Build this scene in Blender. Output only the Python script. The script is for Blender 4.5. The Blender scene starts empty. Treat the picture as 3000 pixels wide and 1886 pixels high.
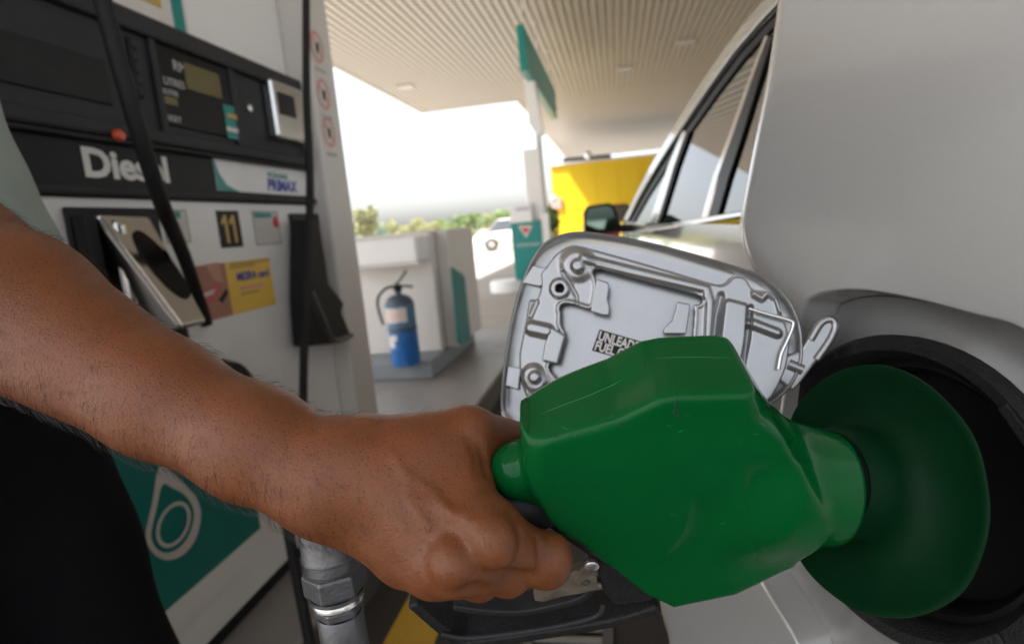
import bpy, math, random
import numpy as np
from mathutils import Matrix, Vector
random.seed(7); RNG = np.random.default_rng(7)
scene = bpy.context.scene
COL = scene.collection
PI = math.pi

# ------------------------------------------------------------------ camera
F, CX, CY, HC = 1780.0, 1500.0, 943.0, 1.15        # focal length and centre in photo pixels, camera height
def U(a):
    a = np.array(a, float); return a/np.linalg.norm(a)
_d = U([(1805-CX)/F, -(632-CY)/F, -1.0])
_up = U(np.cross([1, .0934, 0], _d))
RM = np.array([np.cross(_d, _up), _d, _up])        # camera -> world
C0 = np.array([0, 0, HC])
cam_data = bpy.data.cameras.new('camera')
cam_data.sensor_width = 36; cam_data.lens = 36*F/3000
cam_data.clip_start = .02; cam_data.clip_end = 900
cam_data.dof.use_dof = True; cam_data.dof.focus_distance = .325; cam_data.dof.aperture_fstop = 8.0
cam_data.dof.aperture_blades = 0
cam = bpy.data.objects.new('camera', cam_data)
M4 = Matrix([list(RM[i])+[C0[i]] for i in range(3)]+[[0, 0, 0, 1]])
cam.matrix_world = M4
COL.objects.link(cam); scene.camera = cam

# ------------------------------------------------------------------ world, sun, exposure
SUN_EL, SUN_AZ = 58.0, -120.0      # azimuth measured from +Y towards +X
world = bpy.data.worlds.new('World'); scene.world = world; world.use_nodes = True
wn = world.node_tree; bg = wn.nodes['Background']
sky = wn.nodes.new('ShaderNodeTexSky'); sky.sky_type = 'NISHITA'; sky.sun_disc = False
sky.sun_elevation = math.radians(SUN_EL); sky.sun_rotation = math.radians(SUN_AZ)
sky.dust_density = 3.0; sky.air_density = 1.0; sky.ozone_density = 1.0
hs_ = wn.nodes.new('ShaderNodeHueSaturation'); hs_.inputs['Saturation'].default_value = .35      # milky overcast sky
wn.links.new(sky.outputs[0], hs_.inputs['Color']); wn.links.new(hs_.outputs[0], bg.inputs[0]); bg.inputs[1].default_value = .13
sd = bpy.data.lights.new('sun', 'SUN'); sd.energy = 5.0; sd.angle = math.radians(2.0); sd.color = (1, .965, .92)
sun = bpy.data.objects.new('sun', sd); COL.objects.link(sun)
_sv = Vector((math.sin(math.radians(SUN_AZ))*math.cos(math.radians(SUN_EL)), math.cos(math.radians(SUN_AZ))*math.cos(math.radians(SUN_EL)), math.sin(math.radians(SUN_EL))))
sun.rotation_euler = _sv.to_track_quat('Z', 'Y').to_euler(); sun.location = (0, 0, 30)
vs = scene.view_settings; vs.view_transform = 'Standard'; vs.look = 'None'; vs.gamma = 1; vs.exposure = 1.66
cy = scene.cycles
cy.use_denoising = True; cy.max_bounces = 8; cy.diffuse_bounces = 5; cy.glossy_bounces = 4; cy.sample_clamp_indirect = 8
scene.render.engine = 'CYCLES'

# ------------------------------------------------------------------ pixel helpers (turn a photo pixel into a point of the place)
def ray(px, py): return RM@np.array([(px-CX)/F, -(py-CY)/F, -1.0])
def atD(px, py, D): return C0+ray(px, py)*D
def atX(px, py, X): r = ray(px, py); return C0+r*(X/r[0])
def atY(px, py, Y): r = ray(px, py); return C0+r*(Y/r[1])
def atZ(px, py, Z): r = ray(px, py); return C0+r*((Z-HC)/r[2])
def onP(px, py, o, n): r = ray(px, py); return C0+r*(np.dot(np.array(o)-C0, n)/np.dot(r, n))

# ------------------------------------------------------------------ materials
def mat(name, col, rough=.5, metal=0.0, var=.12, scale=6.0, bump=0.0, bscale=80.0, coat=0.0, spec=.5, sss=0.0, dirt=0.0, dirtcol=(.12, .1, .08), dscale=2.5, rvar=.0, ior=None):
    m = bpy.data.materials.new(name); m.use_nodes = True
    nt = m.node_tree; b = nt.nodes['Principled BSDF']
    tc = nt.nodes.new('ShaderNodeTexCoord')
    def noise(s, det=4, ro=.6):
        n = nt.nodes.new('ShaderNodeTexNoise'); n.inputs['Scale'].default_value = s; n.inputs['Detail'].default_value = det; n.inputs['Roughness'].default_value = ro
        nt.links.new(tc.outputs['Object'], n.inputs['Vector']); return n
    n1 = noise(scale)
    mx = nt.nodes.new('ShaderNodeMix'); mx.data_type = 'RGBA'
    mx.inputs['A'].default_value = (*[max(0, c*(1-var)) for c in col], 1)
    mx.inputs['B'].default_value = (*[min(1, c*(1+var)) for c in col], 1)
    nt.links.new(n1.outputs['Fac'], mx.inputs['Factor'])
    out = mx.outputs['Result']
    if dirt > 0:
        n2 = noise(dscale, 8, .7)
        rp = nt.nodes.new('ShaderNodeValToRGB'); rp.color_ramp.elements[0].position = .5; rp.color_ramp.elements[1].position = .75
        rp.color_ramp.elements[1].color = (dirt, dirt, dirt, 1); rp.color_ramp.elements[0].color = (0, 0, 0, 1)
        nt.links.new(n2.outputs['Fac'], rp.inputs[0])
        m2 = nt.nodes.new('ShaderNodeMix'); m2.data_type = 'RGBA'; m2.inputs['B'].default_value = (*dirtcol, 1)
        nt.links.new(rp.outputs[0], m2.inputs['Factor']); nt.links.new(out, m2.inputs['A']); out = m2.outputs['Result']
    nt.links.new(out, b.inputs['Base Color'])
    b.inputs['Roughness'].default_value = rough; b.inputs['Metallic'].default_value = metal
    b.inputs['Specular IOR Level'].default_value = spec
    if ior: b.inputs['IOR'].default_value = ior
    if coat: b.inputs['Coat Weight'].default_value = coat; b.inputs['Coat Roughness'].default_value = .04
    if sss:
        b.inputs['Subsurface Weight'].default_value = sss; b.inputs['Subsurface Radius'].default_value = (1, .35, .2); b.inputs['Subsurface Scale'].default_value = .004
    if rvar:
        n3 = noise(scale*4, 5)
        mr = nt.nodes.new('ShaderNodeMapRange'); mr.inputs['To Min'].default_value = max(0, rough-rvar); mr.inputs['To Max'].default_value = rough+rvar
        nt.links.new(n3.outputs['Fac'], mr.inputs['Value']); nt.links.new(mr.outputs[0], b.inputs['Roughness'])
    if bump:
        n4 = noise(bscale, 3)
        bp = nt.nodes.new('ShaderNodeBump'); bp.inputs['Strength'].default_value = bump; bp.inputs['Distance'].default_value = .01
        nt.links.new(n4.outputs['Fac'], bp.inputs['Height']); nt.links.new(bp.outputs[0], b.inputs['Normal'])
    return m

def skin_mat():
    m = mat('skin', (.170, .057, .0215), .40, var=.24, scale=45, sss=.10, spec=.33)
    nt = m.node_tree; b = nt.nodes['Principled BSDF']; tc = nt.nodes.new('ShaderNodeTexCoord')
    n0 = nt.nodes.new('ShaderNodeTexNoise'); n0.inputs['Scale'].default_value = 500; n0.inputs['Detail'].default_value = 2
    v = nt.nodes.new('ShaderNodeTexVoronoi'); v.inputs['Scale'].default_value = 900; v.feature = 'DISTANCE_TO_EDGE'
    v2 = nt.nodes.new('ShaderNodeTexVoronoi'); v2.inputs['Scale'].default_value = 430; v2.feature = 'DISTANCE_TO_EDGE'
    mp = nt.nodes.new('ShaderNodeMapping'); mp.inputs['Rotation'].default_value = (.3, .5, .5); mp.inputs['Scale'].default_value = (.8, 1.5, 1.3)
    nt.links.new(tc.outputs['Object'], mp.inputs['Vector'])
    for q in (n0, v, v2): nt.links.new(mp.outputs[0], q.inputs['Vector'])
    a = nt.nodes.new('ShaderNodeMath'); a.operation = 'MULTIPLY_ADD'; a.inputs[1].default_value = 1.3
    nt.links.new(v.outputs['Distance'], a.inputs[0]); nt.links.new(v2.outputs['Distance'], a.inputs[2])
    a2 = nt.nodes.new('ShaderNodeMath'); a2.operation = 'MULTIPLY_ADD'; a2.inputs[1].default_value = .5
    nt.links.new(n0.outputs['Fac'], a2.inputs[0]); nt.links.new(a.outputs[0], a2.inputs[2])
    # dark follicle dots
    vd = nt.nodes.new('ShaderNodeTexVoronoi'); vd.inputs['Scale'].default_value = 400; vd.inputs['Randomness'].default_value = .85; nt.links.new(tc.outputs['Object'], vd.inputs['Vector'])
    rp = nt.nodes.new('ShaderNodeValToRGB'); rp.color_ramp.elements[0].position = .16; rp.color_ramp.elements[1].position = .31
    rp.color_ramp.elements[0].color = (.70, .66, .63, 1); rp.color_ramp.elements[1].color = (1, 1, 1, 1); nt.links.new(vd.outputs['Distance'], rp.inputs[0])
    big = nt.nodes.new('ShaderNodeTexNoise'); big.inputs['Scale'].default_value = 14; nt.links.new(tc.outputs['Object'], big.inputs['Vector'])
    rb = nt.nodes.new('ShaderNodeValToRGB'); rb.color_ramp.elements[0].position = .3; rb.color_ramp.elements[1].position = .75; rb.color_ramp.elements[0].color = (.86, .86, .84, 1); rb.color_ramp.elements[1].color = (1.0, .93, .90, 1); nt.links.new(big.outputs['Fac'], rb.inputs[0])
    src = b.inputs['Base Color'].links[0].from_socket
    for q in (rp, rb):
        mm = nt.nodes.new('ShaderNodeMix'); mm.data_type = 'RGBA'; mm.blend_type = 'MULTIPLY'; mm.inputs['Factor'].default_value = 1
        nt.links.new(src, mm.inputs['A']); nt.links.new(q.outputs[0], mm.inputs['B']); src = mm.outputs['Result']
    nt.links.new(src, b.inputs['Base Color'])
    bp = nt.nodes.new('ShaderNodeBump'); bp.inputs['Strength'].default_value = .42; bp.inputs['Distance'].default_value = .0005
    nt.links.new(a2.outputs[0], bp.inputs['Height']); nt.links.new(bp.outputs[0], b.inputs['Normal'])
    return m

MT = {}
MT['concrete'] = mat('forecourt_concrete', (.36, .33, .29), .75, var=.18, scale=1.2, bump=.15, bscale=60, dirt=.35, dscale=.6)
MT['shaded_lane'] = mat('lane_shade', (.040, .035, .030), .75, var=.3, scale=2.5, bump=.2, bscale=60, dirt=.5, dirtcol=(.03, .027, .024), dscale=1.5)  # near-black tone stands in for the shade beside the car
MT['road'] = mat('far_road', (.3, .28, .26), .8, var=.12, scale=.3)
MT['island'] = mat('island_concrete', (.26, .245, .235), .42, var=.2, scale=3, bump=.12, bscale=90, dirt=.4, dscale=3, rvar=.12)
MT['kerb'] = mat('painted_kerb', (.09, .085, .075), .6, var=.3, scale=5, dirt=.5)
MT['yellow_line'] = mat('yellow_line', (.62, .36, .03), .7, var=.25, scale=14, dirt=.35, dscale=14)
MT['soffit'] = mat('soffit_metal', (.40, .36, .30), .45, var=.05, scale=.6)
MT['soffit_gap'] = mat('soffit_gap', (.31, .28, .23), .6)
MT['white'] = mat('white_enamel', (.76, .75, .735), .35, var=.04, scale=3, dirt=.12, dirtcol=(.4, .36, .3), dscale=5)
MT['beige'] = mat('beige_enamel', (.62, .59, .55), .45, var=.05, scale=3, dirt=.15, dirtcol=(.4, .36, .3), dscale=4)
MT['grey_plinth'] = mat('grey_plinth', (.20, .22, .23), .6, var=.15, scale=6, dirt=.3)
MT['dark'] = mat('dark_plastic', (.014, .0145, .016), .5, spec=.22, var=.25, scale=20, dirt=.12, dirtcol=(.08, .075, .07), dscale=12)
MT['dark2'] = mat('charcoal_plastic', (.026, .027, .030), .55, var=.2, scale=16, spec=.25)
MT['black'] = mat('black_panel', (.005, .005, .0055), .4, var=.3, scale=20, spec=.18)
MT['rubber'] = mat('black_rubber', (.012, .012, .0125), .55, spec=.28, var=.3, scale=60, bump=.25, bscale=400)
MT['lcd'] = mat('lcd', (.12, .10, .03), .25, var=.1)
MT['teal'] = mat('teal_paint', (.003, .21, .19), .35, var=.08, scale=4)
MT['teal_dark'] = mat('teal_panel', (.003, .17, .155), .4, var=.1, scale=4)
MT['red'] = mat('red_print', (.6, .02, .03), .5)
MT['redled'] = mat('red_lamp', (.55, .07, .02), .3)
MT['blueprint'] = mat('blue_print', (.03, .05, .32), .5)
MT['gold'] = mat('gold_print', (.48, .31, .07), .45)
MT['print_grey'] = mat('grey_print', (.45, .45, .44), .6)
MT['print_white'] = mat('white_print', (.7, .69, .66), .6)
MT['pinkprint'] = mat('faded_red_print', (.66, .30, .27), .6)
MT['steel'] = mat('brushed_steel', (.62, .61, .60), .2, metal=1.0, var=.06, scale=10, rvar=.05)
MT['zinc'] = mat('cast_zinc', (.12, .122, .13), .42, metal=.7, var=.25, scale=60, dirt=.4, dscale=50, bump=.1, bscale=300)
MT['bright_zinc'] = mat('bright_zinc', (.66, .66, .65), .25, metal=.9, var=.1, scale=60)
MT['poster_yellow'] = mat('poster_yellow', (.78, .50, .07), .5, var=.1, scale=6)
MT['poster_skin'] = mat('poster_skin', (.36, .16, .10), .5, var=.25, scale=8)
MT['poster_lip'] = mat('poster_lip', (.5, .1, .11), .5)
MT['blue'] = mat('extinguisher_blue', (.006, .11, .36), .35, var=.15, scale=12, dirt=.35, dirtcol=(.3, .36, .42), dscale=30)
MT['blue_worn'] = mat('worn_blue', (.045, .13, .24), .5, var=.3, scale=20, dirt=.6, dirtcol=(.25, .28, .3), dscale=30)
MT['navy'] = mat('dark_blue_grey', (.05, .07, .1), .45, var=.2, scale=20)
MT['paper'] = mat('paper_label', (.6, .56, .53), .6, var=.12, scale=25)
MT['yellow_wall'] = mat('yellow_wall', (.62, .42, .002), .5, var=.05, scale=.7)
MT['leaf'] = mat('leaf', (.17, .24, .08), .55, var=.5, scale=.8)
MT['leaf2'] = mat('leaf_yellow', (.30, .30, .14), .55, var=.4, scale=.8)
MT['leaf3'] = mat('leaf_blue', (.18, .26, .20), .55, var=.4, scale=.8)
MT['bark'] = mat('bark', (.13, .09, .06), .8)
MT['silver'] = mat('silver_paint', (.56, .552, .54), .22, metal=.5, var=.03, scale=300, coat=.8)
MT['silver_side'] = mat('silver_gloss', (.52, .51, .50), .16, metal=.45, var=.03, scale=300, coat=1.0)
MT['silver_door'] = mat('silver_door_inner', (.31, .309, .308), .26, metal=.7, var=.08, scale=60, dirt=.12, dirtcol=(.3, .3, .3), dscale=30)
MT['pan'] = mat('pan_grey', (.25, .247, .243), .4, metal=.4, var=.12, scale=40, dirt=.3, dirtcol=(.14, .11, .09), dscale=30)
MT['glass'] = mat('window_glass', (.012, .014, .013), .015, var=0, spec=1.0, ior=2.1)
MT['mirror'] = mat('mirror_glass', (.13, .19, .18), .03, metal=1.0, var=0)
MT['chrome'] = mat('chrome_trim', (.7, .67, .65), .14, metal=1.0, var=.03)
MT['green'] = mat('green_vinyl', (.001, .072, .016), .12, var=.10, scale=22, bump=.03, bscale=120, dirt=.12, dirtcol=(.004, .13, .04), dscale=30, rvar=.05, spec=.15)
MT['green_disc'] = mat('green_splash_guard', (.001, .020, .006), .5, spec=.08, var=.15, scale=40, dirt=.10, dirtcol=(.006, .05, .025), dscale=60)
MT['crack'] = mat('dark_crack', (.002, .02, .008), .8)
MT['shirt'] = mat('shirt_cloth', (.33, .40, .38), .85, var=.18, scale=14, bump=.2, bscale=700)
MT['blueyoke'] = mat('blue_cloth', (.12, .27, .42), .85, var=.15, scale=14)
MT['trousers'] = mat('black_cloth', (.006, .006, .007), .9, var=.3, scale=30, spec=.1)
MT['skin'] = skin_mat()
MT['hair'] = mat('hair', (.012, .008, .006), .45)
MT['eye'] = mat('eye_white', (.7, .68, .64), .2)
MT['tyre'] = mat('tyre', (.02, .02, .02), .7)
MT['white_car'] = mat('white_car', (.75, .74, .72), .25, coat=.5)
MT['red_car'] = mat('red_car', (.25, .02, .03), .25, coat=.5)
MT['button'] = mat('button', (.7, .62, .45), .3)

# ------------------------------------------------------------------ object helpers
WL = {}
def _link(o, parent):
    COL.objects.link(o)
    if parent is not None: o.parent = parent
    return o
def tag(o, label=None, cat=None, group=None, kind=None):
    if label: o['label'] = label
    if cat: o['category'] = cat
    if group: o['group'] = group
    if kind: o['kind'] = kind
    return o
def thing(name, label, cat, loc=(0, 0, 0), group=None):
    o = bpy.data.objects.new(name, None); o.empty_display_size = .05
    o.location = loc; COL.objects.link(o); WL[o.name] = np.array(loc, float)
    return tag(o, label, cat, group)
def mk(name, verts, faces, m, parent=None, smooth=False, bevel=0.0, seg=2, loc=None):
    """one mesh object from world-space vertices; a top-level one gets its origin at loc or at its base"""
    v = np.array(verts, float)
    if parent is not None: base = WL[parent.name]
    elif loc is not None: base = np.array(loc, float)
    else: base = np.array([v[:, 0].mean(), v[:, 1].mean(), v[:, 2].min()])
    me = bpy.data.meshes.new(name)
    me.from_pydata((v-base).tolist(), [], [list(map(int, f)) for f in faces] if not isinstance(faces, np.ndarray) else faces.tolist())
    me.materials.append(MT[m] if isinstance(m, str) else m)
    if smooth: me.polygons.foreach_set('use_smooth', [True]*len(me.polygons))
    me.update()
    o = bpy.data.objects.new(name, me); _link(o, parent); WL[o.name] = base
    if parent is None: o.location = base
    if bevel:
        b = o.modifiers.new('bevel', 'BEVEL'); b.width = bevel; b.segments = seg; b.limit_method = 'ANGLE'; b.angle_limit = math.radians(32)
    return o
BF = [(0, 3, 2, 1), (4, 5, 6, 7), (0, 1, 5, 4), (1, 2, 6, 5), (2, 3, 7, 6), (3, 0, 4, 7)]
def box(name, lo, hi, m, parent=None, bevel=0.0, seg=2, **k):
    x0, x1 = sorted((lo[0], hi[0])); y0, y1 = sorted((lo[1], hi[1])); z0, z1 = sorted((lo[2], hi[2]))
    v = [(x0, y0, z0), (x1, y0, z0), (x1, y1, z0), (x0, y1, z0), (x0, y0, z1), (x1, y0, z1), (x1, y1, z1), (x0, y1, z1)]
    return mk(name, v, BF, m, parent, bevel=bevel, seg=seg, **k)
def prism(name, poly, off, m, parent=None, bevel=0.0, seg=2, smooth=False, **k):
    """poly: list of 3-D points (planar), extruded by the vector off"""
    p = np.array(poly, float); n = len(p); off = np.array(off, float)
    v = np.vstack([p, p+off])
    nrm = np.zeros(3)
    for i in range(n): nrm += np.cross(p[i], p[(i+1) % n])
    if np.dot(nrm, off) > 0: f = [tuple(range(n-1, -1, -1)), tuple(range(n, 2*n))]+[(i, (i+1) % n, n+(i+1) % n, n+i) for i in range(n)]
    else: f = [tuple(range(n)), tuple(range(2*n-1, n-1, -1))]+[((i+1) % n, i, n+i, n+(i+1) % n) for i in range(n)]
    return mk(name, v, f, m, parent, smooth=smooth, bevel=bevel, seg=seg, **k)
def frame(ax):
    ax = U(ax); t = np.array([0, 0, 1.0]) if abs(ax[2]) < .9 else np.array([1.0, 0, 0])
    a = U(np.cross(t, ax)); b = np.cross(ax, a); return a, b
def lathe_geo(o, ax, prof, n=32, cap=True, sq=None):
    """prof: list of (radius, distance along ax)"""
    o = np.array(o, float); ax = U(ax); a, b = frame(ax); v = []; f = []
    for r, h in prof:
        for k in range(n):
            t = 2*PI*k/n; v.append(o+ax*h+(a*math.cos(t)+b*math.sin(t))*r)
    for i in range(len(prof)-1):
        for k in range(n):
            k2 = (k+1) % n; f.append((i*n+k, i*n+k2, (i+1)*n+k2, (i+1)*n+k))
    if cap:
        f.append(tuple(range(n-1, -1, -1))); f.append(tuple((len(prof)-1)*n+k for k in range(n)))
    return v, f
def lathe(name, o, ax, prof, m, parent=None, n=32, smooth=True, cap=True, bevel=0, **k):
    v, f = lathe_geo(o, ax, prof, n, cap)
    ob = mk(name, v, f, m, parent, smooth=smooth, **k)
    if smooth: autosm(ob)
    return ob
def autosm(o, ang=40):
    me = o.data
    try: me.set_sharp_from_angle(angle=math.radians(ang))
    except Exception: pass
def catmull(P, n=8):
    P = [np.array(p, float) for p in P]; P = [2*P[0]-P[1]]+P+[2*P[-1]-P[-2]]; out = []
    for i in range(1, len(P)-2):
        for k in range(n):
            t = k/n; p0, p1, p2, p3 = P[i-1:i+3]
            out.append(.5*((2*p1)+(-p0+p2)*t+(2*p0-5*p1+4*p2-p3)*t*t+(-p0+3*p1-3*p2+p3)*t**3))
    out.append(P[-2]); return out
def tube_geo(path, r, n=10):
    path = [np.array(p, float) for p in path]; v = []; f = []; N = len(path)
    rr = r if hasattr(r, '__len__') else [r]*N
    t0 = U(path[1]-path[0]); a, b = frame(t0)
    for i, p in enumerate(path):
        t = U(path[min(i+1, N-1)]-path[max(i-1, 0)])
        a = U(a-t*np.dot(a, t)); b = np.cross(t, a)
        for k in range(n):
            q = 2*PI*k/n; v.append(p+(a*math.cos(q)+b*math.sin(q))*rr[i])
    for i in range(N-1):
        for k in range(n):
            k2 = (k+1) % n; f.append((i*n+k, i*n+k2, (i+1)*n+k2, (i+1)*n+k))
    f.append(tuple(range(n-1, -1, -1))); f.append(tuple((N-1)*n+k for k in range(n)))
    return v, f
def tube(name, P, r, m, parent=None, n=10, sub=8, **k):
    path = catmull(P, sub) if sub > 1 else P
    v, f = tube_geo(path, r, n); o = mk(name, v, f, m, parent, smooth=True, **k); autosm(o, 50); return o
def joinv(parts):
    V = []; Fc = []; o = 0
    for v, f in parts:
        V += [np.array(q) for q in v]; Fc += [tuple(i+o for i in ff) for ff in f]; o += len(v)
    return V, Fc
def ringmesh(name, outer, inner, m, parent, lift):
    n = len(outer); v = [np.array(p)+lift for p in outer]+[np.array(p)+lift for p in inner]
    return mk(name, v, [(i, (i+1) % n, n+(i+1) % n, n+i) for i in range(n)], m, parent)
def text(name, s, size, org, xd, yd, m, parent, bold=0.0, align='LEFT', depth=.0006, shear=0.0, xs=1.0):
    cu = bpy.data.curves.new('t', 'FONT'); cu.body = s; cu.size = size; cu.offset = bold; cu.extrude = depth; cu.align_x = align; cu.resolution_u = 3; cu.shear = shear
    to = bpy.data.objects.new('t', cu); COL.objects.link(to)
    dg = bpy.context.evaluated_depsgraph_get(); dg.update()
    me = bpy.data.meshes.new_from_object(to.evaluated_get(dg))
    v = np.array([tuple(q.co) for q in me.vertices]); f = [tuple(p.vertices) for p in me.polygons]
    bpy.data.objects.remove(to); bpy.data.curves.remove(cu); bpy.data.meshes.remove(me)
    xd = U(xd); yd = np.array(yd, float); yd = U(yd-xd*np.dot(yd, xd)); zd = np.cross(xd, yd)
    w = np.array(org)+v[:, :1]*xs*xd+v[:, 1:2]*yd+v[:, 2:3]*zd
    return mk(name, w, f, m, parent)

# ------------------------------------------------------------------ signed-distance modelling (surface nets)
def surface_nets(fn, lo, hi, h):
    lo = np.array(lo, float); n = [int(math.ceil((hi[i]-lo[i])/h))+1 for i in range(3)]
    ax = [(lo[i]+h*np.arange(n[i])).astype(np.float32) for i in range(3)]
    V = np.empty(n, np.float32); B = 16
    st_ = [list(range(0, k, B)) for k in n]
    cen = np.array([[lo[0]+h*(i+B/2), lo[1]+h*(j+B/2), lo[2]+h*(k+B/2)] for i in st_[0] for j in st_[1] for k in st_[2]], np.float32)
    cd = fn(cen); q = 0; lim = B*h*.87*1.25
    for i in st_[0]:
        for j in st_[1]:
            for k in st_[2]:
                s = (slice(i, i+B), slice(j, j+B), slice(k, k+B))
                if abs(cd[q]) > lim: V[s] = cd[q]
                else:
                    X, Y, Z = np.meshgrid(ax[0][s[0]], ax[1][s[1]], ax[2][s[2]], indexing='ij')
                    V[s] = fn(np.stack([X, Y, Z], -1).reshape(-1, 3)).reshape(X.shape)
                q += 1
    ins = V < 0
    nx, ny, nz = [k-1 for k in n]
    acc = np.zeros((nx, ny, nz, 3), np.float32); cnt = np.zeros((nx, ny, nz), np.float32)
    cor = [(a, b, c) for a in (0, 1) for b in (0, 1) for c in (0, 1)]
    sl = lambda c: (slice(c[0], c[0]+nx), slice(c[1], c[1]+ny), slice(c[2], c[2]+nz))
    for c in cor:
        for d in range(3):
            if c[d]: continue
            e = list(c); e[d] = 1; e = tuple(e)
            A, B = V[sl(c)], V[sl(e)]; x = (A < 0) != (B < 0)
            t = np.where(x, A/np.where(x, A-B, 1), 0)
            for k in range(3): acc[..., k] += np.where(x, (t if k == d else c[k]), 0)
            cnt += x
    act = cnt > 0; idx = -np.ones((nx, ny, nz), np.int64); idx[act] = np.arange(act.sum())
    ijk = np.argwhere(act)
    P = lo+(ijk+acc[act]/cnt[act][:, None])*h
    faces = []
    for d in range(3):
        s0 = [slice(1, k-1) for k in n]; s0[d] = slice(0, n[d]-1)
        s1 = list(s0); s1[d] = slice(1, n[d])
        A, B = ins[tuple(s0)], ins[tuple(s1)]
        q = np.argwhere(A != B)
        if not len(q): continue
        flip = A[tuple(q.T)]
        for k in range(3):
            if k != d: q[:, k] += 1
        u, w = [(1, 2), (2, 0), (0, 1)][d]
        def cell(du, dw):
            r = q.copy(); r[:, u] -= du; r[:, w] -= dw; return idx[tuple(r.T)]
        Q = np.stack([cell(1, 1), cell(0, 1), cell(0, 0), cell(1, 0)], 1)
        Q[~flip] = Q[~flip][:, ::-1]
        faces.append(Q)
    return P, np.vstack(faces)
def relax(P, Fq, it=2, lam=.5):
    e = np.vstack([Fq[:, [0, 1]], Fq[:, [1, 2]], Fq[:, [2, 3]], Fq[:, [3, 0]]])
    for _ in range(it):
        S = np.zeros_like(P); c = np.zeros(len(P))
        for k in range(3):
            S[:, k] = np.bincount(e[:, 0], P[e[:, 1], k], len(P))+np.bincount(e[:, 1], P[e[:, 0], k], len(P))
        c = np.bincount(e[:, 0], minlength=len(P))+np.bincount(e[:, 1], minlength=len(P))
        P = P*(1-lam)+lam*S/np.maximum(c, 1)[:, None]
    return P
def smin(a, b, k):
    if k <= 0: return np.minimum(a, b)
    h = np.maximum(k-np.abs(a-b), 0)/k
    return np.minimum(a, b)-h*h*k*.25
def smax(a, b, k): return -smin(-a, -b, k)
def cone(p, a, b, ra, rb):
    a = np.array(a, np.float32); b = np.array(b, np.float32); ab = b-a
    q = p-a; t = np.clip(q@(ab/np.float32(np.dot(ab, ab))), 0, 1)
    q -= t[:, None]*ab
    return np.sqrt(np.einsum('ij,ij->i', q, q))-(np.float32(ra)+np.float32(rb-ra)*t)
def ell(p, c, A, r):
    """ellipsoid with axes rows A and radii r"""
    q = (p-np.array(c, np.float32))@np.array(A, np.float32).T/np.array(r, np.float32)
    k = np.sqrt((q*q).sum(1)); return (k-1)*min(r)
def poly_sd(x, y, P):
    """2-D signed distance to a polygon"""
    P = np.array(P, float); n = len(P); d = np.full(x.shape, 1e9); s = np.ones(x.shape)
    for i in range(n):
        a, b = P[i], P[i-1]; e = b-a; wx, wy = x-a[0], y-a[1]
        t = np.clip((wx*e[0]+wy*e[1])/(e@e), 0, 1); bx, by = wx-e[0]*t, wy-e[1]*t
        d = np.minimum(d, bx*bx+by*by)
        c1 = y >= a[1]; c2 = y < b[1]; c3 = e[0]*wy > e[1]*wx
        s = np.where((c1 & c2 & c3) | (~c1 & ~c2 & ~c3), -s, s)
    return s*np.sqrt(d)
def seg_d(x, y, a, b):
    e = np.array(b, float)-a; wx, wy = x-a[0], y-a[1]; t = np.clip((wx*e[0]+wy*e[1])/(e@e), 0, 1)
    return np.hypot(wx-e[0]*t, wy-e[1]*t)
def pline_d(x, y, P):
    return np.min([seg_d(x, y, np.array(P[i], float), P[i+1]) for i in range(len(P)-1)], 0)
def sstep(x, a, b):
    t = np.clip((x-a)/(b-a), 0, 1); return t*t*(3-2*t)
def smooth_loop(P, n=6):
    P = [np.array(p, float) for p in P]; N = len(P); out = []
    for i in range(N):
        p0, p1, p2, p3 = P[i-1], P[i], P[(i+1) % N], P[(i+2) % N]
        for k in range(n):
            t = k/n; out.append(.5*((2*p1)+(-p0+p2)*t+(2*p0-5*p1+4*p2-p3)*t*t+(-p0+3*p1-3*p2+p3)*t**3))
    return out

from mathutils.bvhtree import BVHTree
def px_hits(bvh, pts, sub_=6):
    """walk a polyline of photo pixels over a surface and return the points and normals hit"""
    P = [np.array(p, float) for p in pts]; Q = catmull([np.append(p, 0) for p in P], sub_); out = []
    for q in Q:
        r = U(ray(q[0], q[1])); h = bvh.ray_cast(Vector(C0), Vector(r))
        if h[0] is not None: out.append((np.array(h[0]), np.array(h[1])))
    return out
def surf_line(bvh, pts, r, sink=.3):
    h = px_hits(bvh, pts)
    if len(h) < 3: return [], []
    n = len(h); rr = [r*max(.25, math.sin(PI*(i+.5)/n)**.5) for i in range(n)]
    return tube_geo([p-nn*r*sink for p, nn in h], rr, 6)

# ================================================================== THE SETTING
# ground, far road, island, line
g = mk('ground', [(-400, -200, 0), (400, -200, 0), (400, 500, 0), (-400, 500, 0)], [(0, 1, 2, 3)], 'concrete', loc=(0, 0, 0)); tag(g, kind='structure')
r = mk('road', [(-300, 34, .004), (300, 34, .004), (300, 52, .004), (-300, 52, .004)], [(0, 1, 2, 3)], 'road'); tag(r, kind='structure')
o = mk('shaded_lane', [(-.87, -24, .002), (3.6, -24, .002), (3.6, 4.6, .002), (-.87, 4.6, .002)], [(0, 1, 2, 3)], 'shaded_lane'); tag(o, kind='structure')  # added dark sheet: shade put into the ground colour, less bounce on undersides
# raised island with a rounded far end
isl = []
ix0, ix1, iy0, iy1 = -2.35, -.865, -3.0, 5.35
cr = (ix1-ix0)/2; icx = (ix0+ix1)/2
for k in range(0, 19):
    t = PI*k/18; isl.append((icx+cr*math.cos(t), iy1+cr*.75*math.sin(t), 0))
isl = [(ix1, iy0, 0)]+isl+[(ix0, iy0, 0)]
o = prism('pavement', isl, (0, 0, .15), 'island', bevel=.012, seg=3); tag(o, kind='structure')
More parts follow.
